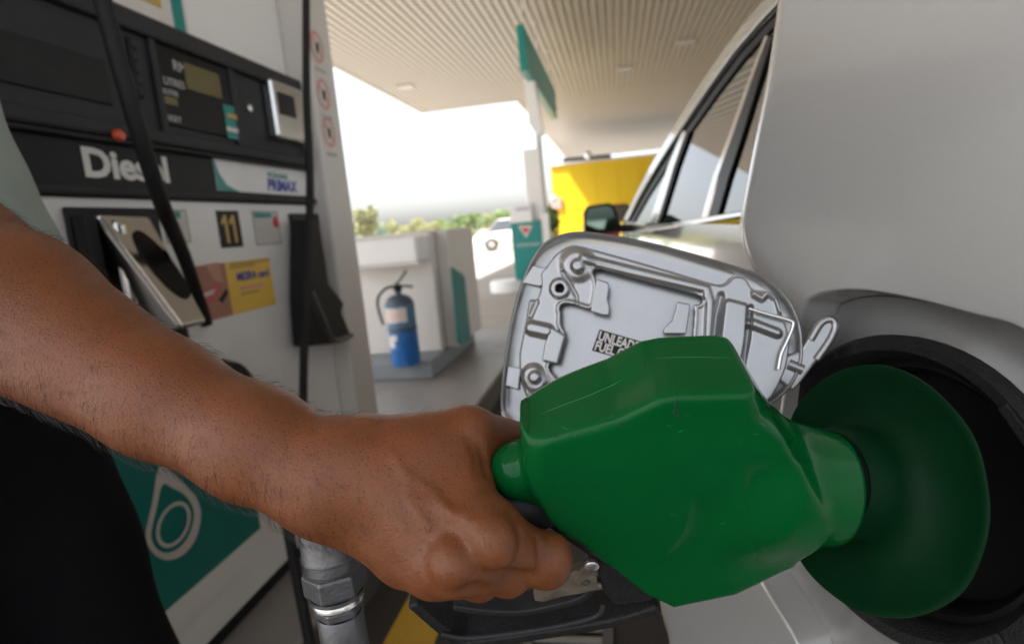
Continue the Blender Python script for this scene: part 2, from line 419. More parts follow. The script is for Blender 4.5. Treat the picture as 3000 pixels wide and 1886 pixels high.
# kerb facing sheet (painted dark side of the island kerb)
kv = []; kf = []
for i, p in enumerate(isl):
    q = np.array(p); c = np.array([icx, min(p[1], iy1), 0]); d = np.array([q[0]-c[0], q[1]-c[1] if p[1] > iy1 else 0, 0]); d = d/max(1e-6, np.linalg.norm(d))
    kv += [q+d*.004+np.array([0, 0, .001]), q+d*.004+np.array([0, 0, .132])]
for i in range(len(isl)-1): kf.append((2*i, 2*i+2, 2*i+3, 2*i+1))
o = mk('kerb', kv, kf, 'kerb'); tag(o, kind='structure')
# painted yellow line along the island
o = mk('road_marking', [(-.735, -2, .004), (-.585, -2, .004), (-.585, 5.2, .004), (-.735, 5.2, .004)], [(0, 1, 2, 3)], 'yellow_line'); tag(o, kind='structure')

# floor drain with slats
dr = thing('drain_grate', 'black slatted drain grate in the concrete below the nozzle guard', 'drain grate', (-.2, 1.62, 0))
gx0, gx1, gy0, gy1 = -.33, -.08, 1.05, 1.85
for a, b in (((gx0, gy0), (gx0+.03, gy1)), ((gx1-.03, gy0), (gx1, gy1)), ((gx0+.03, gy0), (gx1-.03, gy0+.03)), ((gx0+.03, gy1-.03), (gx1-.03, gy1))):
    box('frame', (a[0], a[1], .001), (b[0], b[1], .014), 'zinc', dr, bevel=.002)
box('pit', (gx0+.03, gy0+.03, .0012), (gx1-.03, gy1-.03, .003), 'black', dr)
y = gy0+.05
while y < gy1-.05:
    box('slat', (gx0+.031, y, .0035), (gx1-.031, y+.022, .013), 'concrete', dr, bevel=.002); y += .05

# ------------------------------------------------------------------ canopy
CZ = 5.0
can = thing('canopy', 'cream forecourt canopy with ribbed metal soffit overhead', 'canopy', (0, 8, CZ))
LX, MX, RX = -5.92, -2.80, 14.0
YB, YL, YF = -3.0, 19.7, 39.8
PITCH = .15
def strips(x0, x1, y0, y1):
    n = int((x1-x0)/PITCH); w = .118
    me = None
    for i in range(n):
        x = x0+(i+.5)*(x1-x0)/n
        if me is None:
            o = box('soffit_strip', (x-w/2, y0, CZ), (x+w/2, y1, CZ+.03), 'soffit', can, bevel=.006); me = o; xo = x
        else:
            c = me.copy(); COL.objects.link(c); c.parent = can; c.location = (x-xo, 0, 0); WL[c.name] = WL[can.name]
strips(LX, MX, YB, YL); strips(MX, RX, YB, YF)
box('deck', (LX, YB, CZ+.035), (MX, YL, CZ+.12), 'soffit_gap', can)
box('deck', (MX+.002, YB, CZ+.035), (RX, YF, CZ+.12), 'soffit_gap', can)
for lo, hi in (((LX-.05, YB, CZ-.04), (LX-.001, YL, CZ+.8)), ((LX-.05, YL+.001, CZ-.04), (MX-.05, YL+.06, CZ+.8)), ((MX-.05, YL+.06, CZ-.04), (MX-.001, YF, CZ+.8)), ((MX-.05, YF+.001, CZ-.04), (RX, YF+.06, CZ+.8)), ((LX-.05, YB-.06, CZ-.04), (RX, YB-.001, CZ+.8))):
    box('fascia', lo, hi, 'white', can)
for px, py in ((2010, 122), (1190, 253), (1830, 200)):
    p = atZ(px, py, CZ)
    if MX < p[0] < RX or p[1] < YL:
        l = box('soffit_lamp', (p[0]-.22, p[1]-.22, CZ-.03), (p[0]+.22, p[1]+.22, CZ-.001), 'soffit', can, bevel=.01)
        box('lens', (p[0]-.17, p[1]-.17, CZ-.034), (p[0]+.17, p[1]+.17, CZ-.0305), 'print_grey', l)

# ------------------------------------------------------------------ far column, beam and pump
def rY(px0, py0, px1, py1, Y):
    a = atY(px0, py0, Y); b = atY(px1, py1, Y); return a[0], b[0], b[2], a[2]
YC = 11.0
bm = thing('canopy_beam', 'teal painted box beam hanging under the canopy on the far column', 'beam', (-1.6, YC, 3.6))
x0, x1, z0, z1 = rY(1512, 74, 1542, 206, 10.2)
bz0 = z0
box('beam_face', (x0, 10.2, z0), (x1+.02, 15.3, z1), 'teal', bm, bevel=.01)
for yy in (10.5, 12.5, 14.6):
    box('hanger', (x0+.05, yy, z1+.001), (x1-.03, yy+.12, CZ-.001), 'beige', bm)
cp = thing('canopy_column', 'white canopy column with flared bracket carrying the teal beam', 'column', (-1.45, YC, .15))
xa, xb, _, _ = rY(1568, 400, 1600, 620, YC)
box('post', (xa, YC, .15), (xb, YC+.24, bz0-.002), 'beige', cp, bevel=.02)
pl = [atY(px, py, YC-.006) for px, py in ((1534, 212), (1560, 212), (1592, 395), (1570, 395), (1549, 362))]
prism('bracket', pl, (0, .2, 0), 'white', cp, bevel=.01)
pk = thing('pump_kiosk', 'far white and teal pump unit with red heart triangle sign', 'pump', (-1.6, YC-.4, 0))
x0, x1, z0, z1 = rY(1530, 440, 1597, 642, YC-.35)
box('header', (x0, YC-.35, z0), (x1, YC-.02, z1), 'white', pk, bevel=.02)
x0, x1, z0, z1 = rY(1495, 655, 1600, 845, YC-.5)
body = box('body', (x0, YC-.5, .0), (x1, YC-.36, z1), 'teal', pk, bevel=.012)
box('top_panel', (x0+.002, YC-.49, z1+.001), (x1-.14, YC-.36, z1+.30), 'white', pk, bevel=.012)
box('side_post', (x1+.001, YC-.48, .4), (x1+.14, YC-.36, z1+.12), 'white', pk, bevel=.01)
def onYp(pts, Y): return [atY(a, b, Y) for a, b in pts]
tri = onYp([(1517, 662), (1560, 660), (1542, 697)], YC-.504); prism('triangle_sign', tri, (0, .003, 0), 'paper', pk)
tri = onYp([(1526, 668), (1552, 667), (1541, 686)], YC-.508); prism('heart_emblem', tri, (0, .003, 0), 'red', pk)
a = atY(1514, 725, YC-.503); text('lettering', 'PETRONAS', .085, a, (1, 0, 0), (0, 0, 1), 'paper', pk)
a = atY(1520, 610, YC-.36-.14)
text('lettering', 'PRIMAX', .07, (x0+.12, YC-.492, z1+.2), (1, 0, 0), (0, 0, 1), 'blueprint', pk)
p = atZ(1492, 852, 0)
bo = lathe('bollard_base', (p[0], p[1], 0), (0, 0, 1), [(.33, 0), (.33, .16), (.31, .2), (.0, .215)], 'white', None, n=32, loc=(p[0], p[1], 0))
tag(bo, 'low round white concrete bollard base before the far pump', 'bollard')

# ------------------------------------------------------------------ yellow building, shrub, red car, distant things
yb = thing('yellow_building', 'bright yellow shop wall under the far end of the canopy', 'building', (3, 26, 0))
a = atY(1612, 486, 26); b_ = atY(1908, 458, 26)
box('wall', (a[0], 26, 0), (12, 32, b_[2]+.02), 'yellow_wall', yb)
nb = 14
for i in range(1, 9):
    x = a[0]+i*.9
    box('wall_seam', (x, 25.985, .1), (x+.03, 25.999, b_[2]-.1), 'yellow_wall', yb)
box('coping', (a[0]-.05, 25.9, b_[2]+.022), (12, 32, b_[2]+.10), 'beige', yb)
for px, py, s in ((1615, 590, .22), (1620, 612, .38)):
    q = atY(px, py, 25.9); box('wall_sign', (q[0]-.02, 25.9, q[2]-.02), (q[0]+s, 25.998, q[2]+s*1.1), 'pinkprint' if s > .3 else 'paper', yb, bevel=.02)
cc = thing('service_pipe', 'grey pipe with round lamp running above the yellow wall', 'pipe', (0, 25, 3.6))
q = atY(1650, 470, 25.2); q2 = atY(1790, 458, 25.2)
tube('pipe', [q, (q+q2)/2, q2], .09, 'zinc', cc, sub=1)
l = atY(1723, 455, 25.0)
lathe('lamp', l, (0, -1, 0), [(.02, 0), (.16, .02), (.16, .09), (.1, .16), (0, .18)], 'bright_zinc', cc, n=20)
box('bracket', (l[0]-.05, 25.02, l[2]-.05), (l[0]+.05, 25.95, l[2]+.02), 'zinc', cc)

def leaf_cloud(cs, n, size, rng):
    """leaf quads spread through clumps cs = [(centre, radii)]"""
    V = []; Fc = []
    for c, rad in cs:
        d = rng.normal(size=(n, 3)); d /= np.linalg.norm(d, axis=1)[:, None]
        rr = rng.uniform(.45, 1.05, n)**.6
        P = np.array(c)+d*rr[:, None]*np.array(rad)
        for p in P:
            a = rng.normal(size=3); a /= np.linalg.norm(a); b = np.cross(a, rng.normal(size=3)); b /= np.linalg.norm(b)
            s = size*rng.uniform(.6, 1.3); o = len(V)
            V += [p-a*s, p+b*s*.5, p+a*s, p-b*s*.5]; Fc.append((o, o+1, o+2, o+3))
    return V, Fc
def tree(x, y, h, wd, m, label, cat='tree', group='trees beyond the road'):
    rng = np.random.default_rng(int(abs(x*31+y*7))+3)
    t = thing('tree', label, cat, (x, y, 0), group)
    hh = h*.35
    v, f = tube_geo([(x, y, 0), (x+.1, y, hh*.6), (x, y+.05, hh*1.5)], [.035*h, .028*h, .012*h], 8)
    parts = [(v, f)]
    for k in range(5):
        an = rng.uniform(0, 2*PI); e = np.array([x+math.cos(an)*wd*.6, y+math.sin(an)*wd*.6, h*rng.uniform(.55, .8)])
        parts.append(tube_geo([(x, y, hh*rng.uniform(.7, 1.2)), (np.array([x, y, hh*1.3])+e)/2+rng.normal(size=3)*.05*h, e], [.014*h, .01*h, .004*h], 6))
    v, f = joinv(parts); mk('trunk', v, f, 'bark', t, smooth=True)
    cs = []
    for k in range(11):
        an = rng.uniform(0, 2*PI); rr = rng.uniform(0, 1)**.5*wd*.8
        cs.append(((x+math.cos(an)*rr, y+math.sin(an)*rr, h*rng.uniform(.42, .86)), (wd*rng.uniform(.3, .5), wd*rng.uniform(.3, .5), h*rng.uniform(.1, .19))))
    v, f = leaf_cloud(cs, 150, h*.045, rng); mk('crown', v, f, m, t)
    return t
for i, (px, Y, hpx, m, lab) in enumerate([(1085, 75, 652, 'leaf3', 'small blue-green tree at the far left beyond the road'), (1055, 60, 606, 'leaf2', 'sparse light tree standing just right of the dispenser column'),
        (1135, 95, 645, 'leaf2', 'pale low tree left of centre in the far row'), (1195, 95, 640, 'leaf2', 'pale reddish tree behind the white kiosk roof line'), (1262, 85, 640, 'leaf2', 'yellow-green tree directly above the white kiosk'),
        (1330, 80, 628, 'leaf', 'taller green tree right of the white kiosk'), (1395, 80, 620, 'leaf', 'tallest green tree in the far row'), (1450, 90, 622, 'leaf2', 'yellowish tree beside the far pump header'),
        (1490, 85, 605, 'leaf', 'dense green tree partly hidden by the far pump header'), (1618, 88, 640, 'leaf', 'dark tree in the gap beside the far column')]):
    p = atY(px, hpx, Y); h = max(2.2, p[2])
    tree(p[0], Y, h, h*.62 if i != 1 else h*.35, m, lab)
hd = []
v, f = leaf_cloud([((x, 70+random.uniform(-1, 1), .7), (1.6, 1.2, .9)) for x in np.arange(-48, 6, 2.2)], 60, .28, np.random.default_rng(4))
o = mk('hedge', v, f, 'leaf2'); tag(o, 'long low hedge running under the far trees', 'hedge', kind='stuff')
wl = box('boundary_wall', (-60, 56, 0), (20, 56.25, .75), 'white'); tag(wl, 'long low white boundary wall beyond the road', 'wall')
for i, (px, py) in enumerate(((1343, 718), (1392, 712))):
    p = atZ(px, py, 0); t = thing('potted_shrub', ['left small round shrub at the forecourt edge', 'right small round shrub at the forecourt edge, nearer the white car'][i], 'shrub', (p[0], p[1], 0), 'shrubs at the forecourt edge')
    lathe('pot', (p[0], p[1], 0), (0, 0, 1), [(.16, 0), (.22, .3), (.2, .3), (.0, .28)], 'beige', t, n=14)
    v, f = leaf_cloud([((p[0], p[1], .65), (.38, .38, .36))], 300, .09, np.random.default_rng(i+9)); mk('foliage', v, f, 'leaf', t)
p = atY(1606, 700, 18)
v, f = leaf_cloud([((p[0], 18, .75), (.3, .4, .7)), ((p[0]+.1, 18.1, 1.2), (.25, .3, .4))], 300, .1, np.random.default_rng(5))
sh = thing('wall_shrub', 'dark leafy shrub before the left end of the yellow wall', 'shrub', (p[0], 18, 0)); mk('foliage', v, f, 'leaf', sh)
tube('stem', [(p[0], 18, 0), (p[0]+.03, 18, .4), (p[0], 18, .9)], .03, 'bark', sh, n=6)

def parked_car(label, x, y, rz, m, suv=False):
    t = thing('parked_car', label, 'car', (x, y, 0))
    c, s = math.cos(rz), math.sin(rz)
    T = lambda q: np.array([x+c*q[0]-s*q[1], y+s*q[0]+c*q[1], q[2]])
    secs = [(-2.15, .42, .72, .72), (-2.0, .3, .86, .8), (-1.2, .25, .92, .86), (0, .25, .95, .88), (1.1, .25, .93, .88), (1.9, .28, .86, .82), (2.15, .4, .7, .7)]
    v = []; f = []
    for (lx, zb, zt, hw) in secs:
        for q in ((-hw*.92, zb), (-hw, (zb+zt)/2), (-hw*.93, zt), (hw*.93, zt), (hw, (zb+zt)/2), (hw*.92, zb)): v.append(T((q[0], lx, q[1])))
    n = 6
    for i in range(len(secs)-1):
        for k in range(n): f.append((i*n+k, i*n+(k+1) % n, (i+1)*n+(k+1) % n, (i+1)*n+k))
    f += [tuple(range(n-1, -1, -1)), tuple((len(secs)-1)*n+k for k in range(n))]
    mk('body', v, f, m, t, bevel=.04, seg=3)
    v = [T(q) for q in ((-.8, -1.5, .92), (.8, -1.5, .92), (.8, 1.0, .95), (-.8, 1.0, .95), (-.62, -.95, 1.45), (.62, -.95, 1.45), (.62, .35, 1.46), (-.62, .35, 1.46))]
    cab = mk('cabin', v, BF, 'glass', t, bevel=.03)
    v = [T(q) for q in ((-.6, -.9, 1.452), (.6, -.9, 1.452), (.6, .3, 1.462), (-.6, .3, 1.462), (-.56, -.85, 1.5), (.56, -.85, 1.5), (.56, .25, 1.5), (-.56, .25, 1.5))]
    mk('roof', v, BF, m, t, bevel=.02)
    for sx in (-1, 1):
        for ly in (-1.3, 1.3):
            w, ff = lathe_geo(T((sx*.72, ly, .32)), T((sx, 0, 0))-T((0, 0, 0)), [(.2, 0), (.32, 0), (.32, .17), (.2, .19)], 20)
            wh = mk('wheel', w, ff, 'tyre', t); w, ff = lathe_geo(T((sx*.895, ly, .32)), T((sx, 0, 0))-T((0, 0, 0)), [(.19, 0), (.16, .02), (.02, .015)], 16); mk('rim', w, ff, 'bright_zinc', wh)
        v = [T((sx*.6+a*.14, 2.08*b, .62+c2*.07)) for a in (-1, 1) for b in (1,) for c2 in (-1, 1)]
        w, ff = lathe_geo(T((sx*.58, 2.1, .62)), T((0, 1, 0))-T((0, 0, 0)), [(.1, 0), (.09, .05), (0, .06)], 12); mk('headlight', w, ff, 'paper', t)
        w, ff = lathe_geo(T((sx*.58, -2.1, .66)), T((0, -1, 0))-T((0, 0, 0)), [(.1, 0), (.09, .05), (0, .06)], 12); mk('tail_light', w, ff, 'red', t)
    return t
p = atZ(1475, 733, 0); parked_car('white car parked in the sun left of the far pump', p[0]+.6, p[1]+.8, math.radians(-78), 'white_car')
p = atY(1725, 690, 16); parked_car('dark red car behind the wing mirror before the yellow wall', p[0]+.45, 20, math.radians(4), 'red_car')

# ================================================================== NEAR DISPENSER
FX = -1.06
def rX(px0, py0, px1, py1, X=FX):
    a = atX(px0, py0, X); b = atX(px1, py1, X); return a[1], b[1], b[2], a[2]      # y0 y1 z0 z1
dp = thing('fuel_dispenser', 'white and charcoal fuel dispenser with Diesel band and number 11', 'fuel dispenser', (-1.4, 1.3, .15))
ya = atX(1027, 1050, -1.0)[1]; yb_ = atX(1097, 1100, -1.0)[1]
DY0, DY1 = .35, ya-.002
zband0 = atX(500, 583, FX)[2]; zband1 = atX(500, 480, FX)[2]
zhead0 = atX(420, 420, FX)[2]
zhead1 = atX(600, 125, FX)[2]
# lower white cabinet, band, head, top sign
box('cabinet', (-1.75, DY0, .20), (FX, DY1, zband0-.003), 'white', dp, bevel=.006)
box('skirt', (-1.73, DY0+.01, .151), (FX-.02, DY1-.01, .199), 'dark', dp)
bn = box('grade_band', (-1.74, DY0, zband0), (FX-.004, DY1, zhead0-.002), 'black', dp, bevel=.004)
for dz in (0.0, .012): pass
zb2 = atX(500, 560, FX)[2]
box('band_lip', (FX-.004, DY0, zband0+.001), (FX+.016, DY1, zb2), 'dark2', dp, bevel=.005)
zb3 = atX(420, 435, FX)[2]
box('band_lip', (FX-.004, DY0, zb3), (FX+.020, DY1, zhead0-.003), 'dark2', dp, bevel=.006)
box('head', (-1.72, DY0, zhead0), (FX-.002, DY1, zhead1), 'dark2', dp, bevel=.006)
box('head_lip', (FX-.002, DY0, zhead1-.05), (FX+.018, DY1, zhead1-.001), 'dark2', dp, bevel=.008)
box('head_lip', (FX-.002, DY0, zhead0+.001), (FX+.014, DY1, zhead0+.035), 'dark2', dp, bevel=.008)
ysp = atX(572, 60, FX)[1]
box('top_sign', (-1.6, ysp+.002, zhead1+.001), (FX-.03, DY1, 2.35), 'white', dp, bevel=.006)
h2 = box('price_header', (-1.6, DY0, zhead1+.001), (FX-.02, ysp, 2.35), 'beige', dp, bevel=.006)
ypp = atX(330, 10, FX)[1]
box('header_stripe', (FX-.02, ypp-.3, zhead1+.05), (FX-.018, ysp-.10, zhead1+.12), 'gold', dp)
box('header_stripe', (FX-.02, ysp-.06, zhead1+.002), (FX-.017, ysp-.02, zhead1+.5), 'teal', dp)
# left (near) display pane
y0, y1, z0, z1 = rX(20, 60, 300, 345); box('display_pane', (FX-.0015, DY0+.05, z0+.03), (FX+.004, atX(300, 150, FX)[1], z1-.02), 'dark', dp, bevel=.003)
# keypad strip with keys
y0, y1, z0, z1 = rX(366, 108, 420, 292); kp = box('keypad', (FX-.0015, y0, z0), (FX+.006, y1, z1), 'dark', dp, bevel=.003)
n = 5
for i in range(n):
    za = z0+(z1-z0)*(i+.15)/n; zb = z0+(z1-z0)*(i+.85)/n
    box('key', (FX+.0061, y0+.15*(y1-y0), za), (FX+.011, y1-.2*(y1-y0), zb), 'dark2', kp, bevel=.003)
# main display
y0, y1, z0, z1 = rX(445, 126, 692, 408); z1 = atX(560, 168, FX)[2]; dsp = box('display', (FX-.0015, y0, z0), (FX+.005, y1, z1), 'black', dp, bevel=.003)
for q in ((y0-.02, z0-.02, y0-.001, z1+.02), (y1+.001, z0-.02, y1+.02, z1+.02)):
    box('bezel', (FX-.0015, q[0], q[1]), (FX+.010, q[2], q[3]), 'dark2', dp, bevel=.003)
def patch(name, q, m, parent, lift, X=FX):
    y0, y1, z0, z1 = rX(*q, X); return box(name, (X+lift, y0, z0), (X+lift+.0015, y1, z1), m, parent)
patch('lcd', (528, 183, 645, 292), 'lcd', dsp, .006); patch('lcd', (467, 279, 515, 314), 'lcd', dsp, .006)
patch('sticker', (646, 306, 701, 413), 'teal', dsp, .006)
patch('sticker_window', (657, 333, 688, 353), 'gold', dsp, .0085); patch('sticker_text', (655, 372, 690, 392), 'paper', dsp, .0085)
Y3, Z3 = (0, 1, 0), (0, 0, 1)
for s, px, py, sz in (('RM', 508, 205, .035), ('LITRES', 480, 245, .026), ('RM/LITRE', 460, 268, .018), ('PRESET', 480, 350, .02)):
    text('lettering', s, sz, atX(px, py, FX+.0062), Y3, Z3, 'print_grey', dsp)
# card reader
y0, y1, z0, z1 = rX(762, 232, 876, 425); zt = atX(762, 232, FX)[2]; zt2 = atX(820, 250, FX+.03)[2]
cr_ = box('card_reader', (FX-.0015, y0, z0), (FX+.035, y1+.015, z1), 'steel', dp, bevel=.008)
y0, y1, z0, z1 = rX(812, 268, 868, 348, FX+.035); box('reader_screen', (FX+.0352, y0, z0), (FX+.038, y1, z1), 'dark', cr_, bevel=.002)
y0, y1, z0, z1 = rX(808, 400, 846, 417, FX+.035); box('card_slot', (FX+.0352, y0, z0), (FX+.037, y1, z1), 'black', cr_)
a = atX(728, 318, FX); lathe('lock', a, (1, 0, 0), [(.012, -.004), (.012, .006), (.008, .009), (0, .009)], 'bright_zinc', dp, n=16)
a = atX(346, 398, FX+.02); lathe('pilot_lamp', a, (1, 0, 0), [(.013, -.004), (.013, .006), (.009, .011), (0, .012)], 'redled', dp, n=18)
# Diesel lettering and premium label
a = atX(252, 515, FX-.0035); b = atX(262, 432, FX-.0035)
text('lettering', 'Diesel', .082, atX(247, 514, FX-.0035), Y3, Z3, 'print_white', bn, bold=.003, xs=1.2)
y0, y1, z0, z1 = rX(625, 470, 937, 578); z0 = atX(700, 566, FX)[2]; z1 = atX(700, 468, FX)[2]
lb = box('grade_label', (FX-.0036, y0, z0+.004), (FX-.002, DY1-.01, z1-.004), 'white', dp)
yw = y0
sw = [(FX-.0016, yw, z1-.004), (FX-.0016, yw, z0+.004), (FX-.0016, yw+.10, z0+.004), (FX-.0016, yw+.045, z0+.02), (FX-.0016, yw+.018, z0+.05), (FX-.0016, yw+.008, z1-.02)]
prism('swoosh', sw, (.0008, 0, 0), 'teal', lb)
text('lettering', 'PETRONAS', .024, atX(785, 520, FX-.0015), Y3, Z3, 'teal', lb, bold=.0006)
text('lettering', 'PRIMAX', .050, atX(785, 557, FX-.0015), Y3, Z3, 'blueprint', lb, bold=.002, shear=.15)
# number 11 plate, stickers, poster
pn = patch('number_plate', (630, 617, 712, 722), 'black', dp, .0005)
y0, y1, z0, z1 = rX(630, 617, 712, 722); hh = z1-z0
wd = y1-y0
for c in (.30, .66):
    one = [(-.02, .12), (.10, .12), (.10, .88), (-.01, .88), (-.16, .72), (-.16, .60), (-.02, .68)]
    prism('numeral', [(FX+.0024, y0+(c+a)*wd, z0+b*hh) for a, b in one], (.0006, 0, 0), 'gold', pn)
for q, lab in (((735, 617, 825, 715), 0), ((470, 612, 560, 712), 1)):
    y0, y1, z0, z1 = rX(*q); st = box('notice', (FX+.0005, y0, z0), (FX+.0016, y1, z1), 'paper', dp)
    box('notice_title', (FX+.0017, y0+.01, z1-.022), (FX+.0023, y0+(y1-y0)*.72, z1-.006), 'teal', st)
    for k in range(6): box('notice_line', (FX+.0017, y0+.02, z0+.02+k*(z1-z0)*.1), (FX+.0021, y1-.03-.01*(k % 3), z0+.0225+k*(z1-z0)*.1), 'print_grey', st)
    for zz in (z0+.004, z1-.004): box('notice_border', (FX+.0017, y0, zz-.001), (FX+.0021, y1, zz+.001), 'teal', st)
    for yy in (y0+.002, y1-.002): box('notice_border', (FX+.0017, yy-.0012, z0+.006), (FX+.0021, yy+.0012, z1-.006), 'teal', st)
    if lab == 0:
        c = np.array([FX+.0024, y1-.02, z1-.035]); prism('red_mark', [c+np.array([0, .017*math.cos(t), .02*math.sin(t)]) for t in np.arange(0, 2*PI, PI/3)], (.0006, 0, 0), 'red', st)
ps = thing('poster', 'yellow poster with smiling mouth and headset stuck on the dispenser', 'poster', tuple(atX(680, 930, FX)))
pq = [(557, 775), (660, 760), (682, 920), (600, 945)]
def onX(pts, X): return [atX(a, b, X) for a, b in pts]
y0, y1, z0, z1 = rX(552, 775, 672, 930); yl, yr = y0, atX(798, 830, FX)[1]; ym = atX(668, 840, FX)[1]
zt = atX(780, 755, FX)[2]; zb = atX(800, 892, FX)[2]
box('photo_half', (FX+.0005, yl-.02, zb), (FX+.0018, ym-.0005, zt), 'poster_skin', ps); box('yellow_half', (FX+.0005, ym, zb), (FX+.0018, yr, zt), 'poster_yellow', ps)
prism('lips', onX([(566, 868), (600, 848), (640, 828), (650, 840), (632, 880), (600, 895), (578, 890)], FX+.0022), (.0005, 0, 0), 'poster_lip', ps)
prism('teeth', onX([(573, 868), (605, 856), (632, 846), (622, 862), (590, 873)], FX+.0030), (.0004, 0, 0), 'paper', ps)
prism('microphone', onX([(640, 878), (664, 845), (668, 858), (652, 888)], FX+.0022), (.0005, 0, 0), 'dark', ps)
prism('cheek', onX([(600, 775), (640, 768), (655, 830), (625, 820)], FX+.0022), (.0004, 0, 0), mat('cheek_print', (.5, .24, .16), .5, var=.3, scale=30), ps)
text('lettering', 'MESRA card', .032, atX(695, 823, FX+.0021), Y3, Z3, 'blueprint', ps, bold=.001)
for k, (px, py, wv) in enumerate(((672, 775, .2), (672, 785, .12), (702, 846, .12), (706, 862, .09))):
    q = atX(px, py, FX+.0021); box('poster_line', (q[0], q[1], q[2]-.004), (q[0]+.0005, q[1]+wv, q[2]+.004), ('gold', 'gold', 'pinkprint', 'gold')[k], ps)
# teal lower panel with droplet logo and white stripe
zs0 = .30; zs1 = atX(540, 1755, FX)[2]
tz1 = .78
tp = box('teal_panel', (FX+.0005, DY0+.02, .365), (FX+.004, 1.47, tz1), 'teal_dark', dp)
box('white_stripe', (FX+.0005, DY0+.02, .30), (FX+.006, 1.47, .3645), 'white', dp)
def z3(pts): return [atX(a/2.189, 1200+b/2.189, FX+.0042) for a, b in pts]
po = smooth_loop(z3([(1020, 365), (975, 590), (932, 790), (950, 875), (1005, 940), (1080, 962), (1170, 930), (1240, 850), (1278, 745), (1285, 650), (1258, 565), (1200, 495), (1120, 415)]), 5)
pi_ = smooth_loop(z3([(1040, 480), (1002, 630), (966, 795), (985, 865), (1025, 905), (1075, 915), (1140, 888), (1198, 822), (1232, 738), (1240, 655), (1216, 588), (1168, 535), (1100, 500)]), 5)
ringmesh('logo_drop', po, pi_, 'paper', tp, np.array([.001, 0, 0]))
ce = [(1110+math.cos(t)*108*1-math.sin(t)*28, 735+math.sin(t)*148-math.cos(t)*18) for t in np.linspace(0, 2*PI, 48, endpoint=False)]
ci = [(1110+math.cos(t)*86-math.sin(t)*24, 735+math.sin(t)*122-math.cos(t)*15) for t in np.linspace(0, 2*PI, 48, endpoint=False)]
ringmesh('logo_ring', z3(ce), z3(ci), 'paper', tp, np.array([.0012, 0, 0]))
# white end column with three prohibition icons
cl = box('end_column', (-1.74, ya, .25), (-1.0, yb_, 2.35), 'beige', dp, bevel=.012)
box('column_foot', (-1.74, ya+.01, .151), (-1.002, yb_+.02, .249), 'dark', dp, bevel=.005)
for (px, py) in ((928, 138), (948, 277), (963, 388)):
    c = atX(px, py, -.999); R = (yb_-ya)*.25; hz = R*1.15
    def circ(r, lift): return [c+np.array([lift, r*math.cos(t), r*1.12*math.sin(t)]) for t in np.linspace(0, 2*PI, 32, endpoint=False)]
    ringmesh('warning_ring', circ(R, .0012), circ(R*.8, .0012), 'pinkprint', cl, np.zeros(3))
    prism('warning_bar', [c+np.array([.0012, R*.6, -R*.5]), c+np.array([.0012, R*.5, -R*.64]), c+np.array([.0012, -R*.6, R*.5]), c+np.array([.0012, -R*.5, R*.64])], (.0006, 0, 0), 'pinkprint', cl)
    prism('warning_symbol', [c+np.array([.0022, R*.12, -R*.4]), c+np.array([.0022, -R*.2, -R*.35]), c+np.array([.0022, -R*.1, R*.3]), c+np.array([.0022, R*.25, R*.25])], (.0005, 0, 0), 'dark', cl)
    text('lettering', 'DILARANG', R*.36, c+np.array([.0012, -R*.85, -R*1.75]), Y3, Z3, 'print_grey', cl)

# ---- nozzle boots and holstered nozzles
def boot(name, label, pr, poly_side, steel, group):
    t = thing(name, label, 'nozzle holster', tuple(pr), group); return t
hb = thing('nozzle_holster', 'dark nozzle holster left, holding the steel-covered diesel nozzle', 'nozzle holster', tuple(atX(300, 750, FX)))
y0, y1, z0, z1 = rX(176, 612, 470, 930); z1 = atX(250, 608, FX)[2]; z0 = atX(470, 880, FX)[2]-.12
ye = atX(455, 640, FX)[1]
box('recess_plate', (FX+.0005, y0, z0), (FX+.012, ye, z1), 'dark', hb, bevel=.012, seg=4)
box('recess_wall', (FX+.0125, y0+.004, z0+.02), (FX+.05, y0+.03, z1-.02), 'dark', hb, bevel=.006)
box('side_rail', (FX+.0125, y0+.05, z0+.02), (FX+.07, y0+.085, z1-.03), 'steel', hb, bevel=.012, seg=3)
hn = thing('holstered_nozzle', 'silver diesel nozzle guard with dark oval grip hole in left holster', 'fuel nozzle', tuple(atX(400, 800, FX)))
# wedge: top near the face, bottom thrown outwards
fa = FX+.05
A = atX(283, 622, fa); B = atX(440, 636, fa); X2 = FX+.16
Cc = atX(612, 940, X2); Dd = atX(540, 966, X2)
yA, yB_ = A[1], B[1]
ztop = A[2]; 
yC, yD = max(Cc[1], Dd[1]+.08), Dd[1]
zbot = (Cc[2]+Dd[2])/2
v = [(fa, yA, ztop), (fa, yB_, ztop-.005), (X2, yC, zbot), (X2, yD, zbot), (FX+.03, yA, ztop-.01), (FX+.03, yB_, ztop-.015), (FX+.03, yC, zbot-.02), (FX+.03, yD, zbot-.02)]
mk('guard', v, [(0, 1, 2, 3), (7, 6, 5, 4), (0, 4, 5, 1), (1, 5, 6, 2), (2, 6, 7, 3), (3, 7, 4, 0)], 'steel', hn, bevel=.014, seg=4)
nv = U(np.cross(np.array(v[1])-v[0], np.array(v[3])-v[0])); nv = nv if nv[0] > 0 else -nv
e1 = U(np.array(v[3])-v[0]); e2 = U(np.array(v[1])-v[0])
o_ = np.array(v[0])
cpx = onP(474, 778, o_, nv)
loop = [cpx+e1*.085*math.cos(t)+e2*.036*math.sin(t) for t in np.linspace(0, 2*PI, 28, endpoint=False)]
prism('grip_hole', [p+nv*.0005 for p in loop], nv*.003, 'black', hn)
tube('spout', [np.array([X2-.05, (yC+yD)/2, zbot+.01]), np.array([X2-.06, (yC+yD)/2, zbot-.06]), np.array([FX+.03, (yC+yD)/2, zbot-.1])], .022, 'dark', hn, n=12)
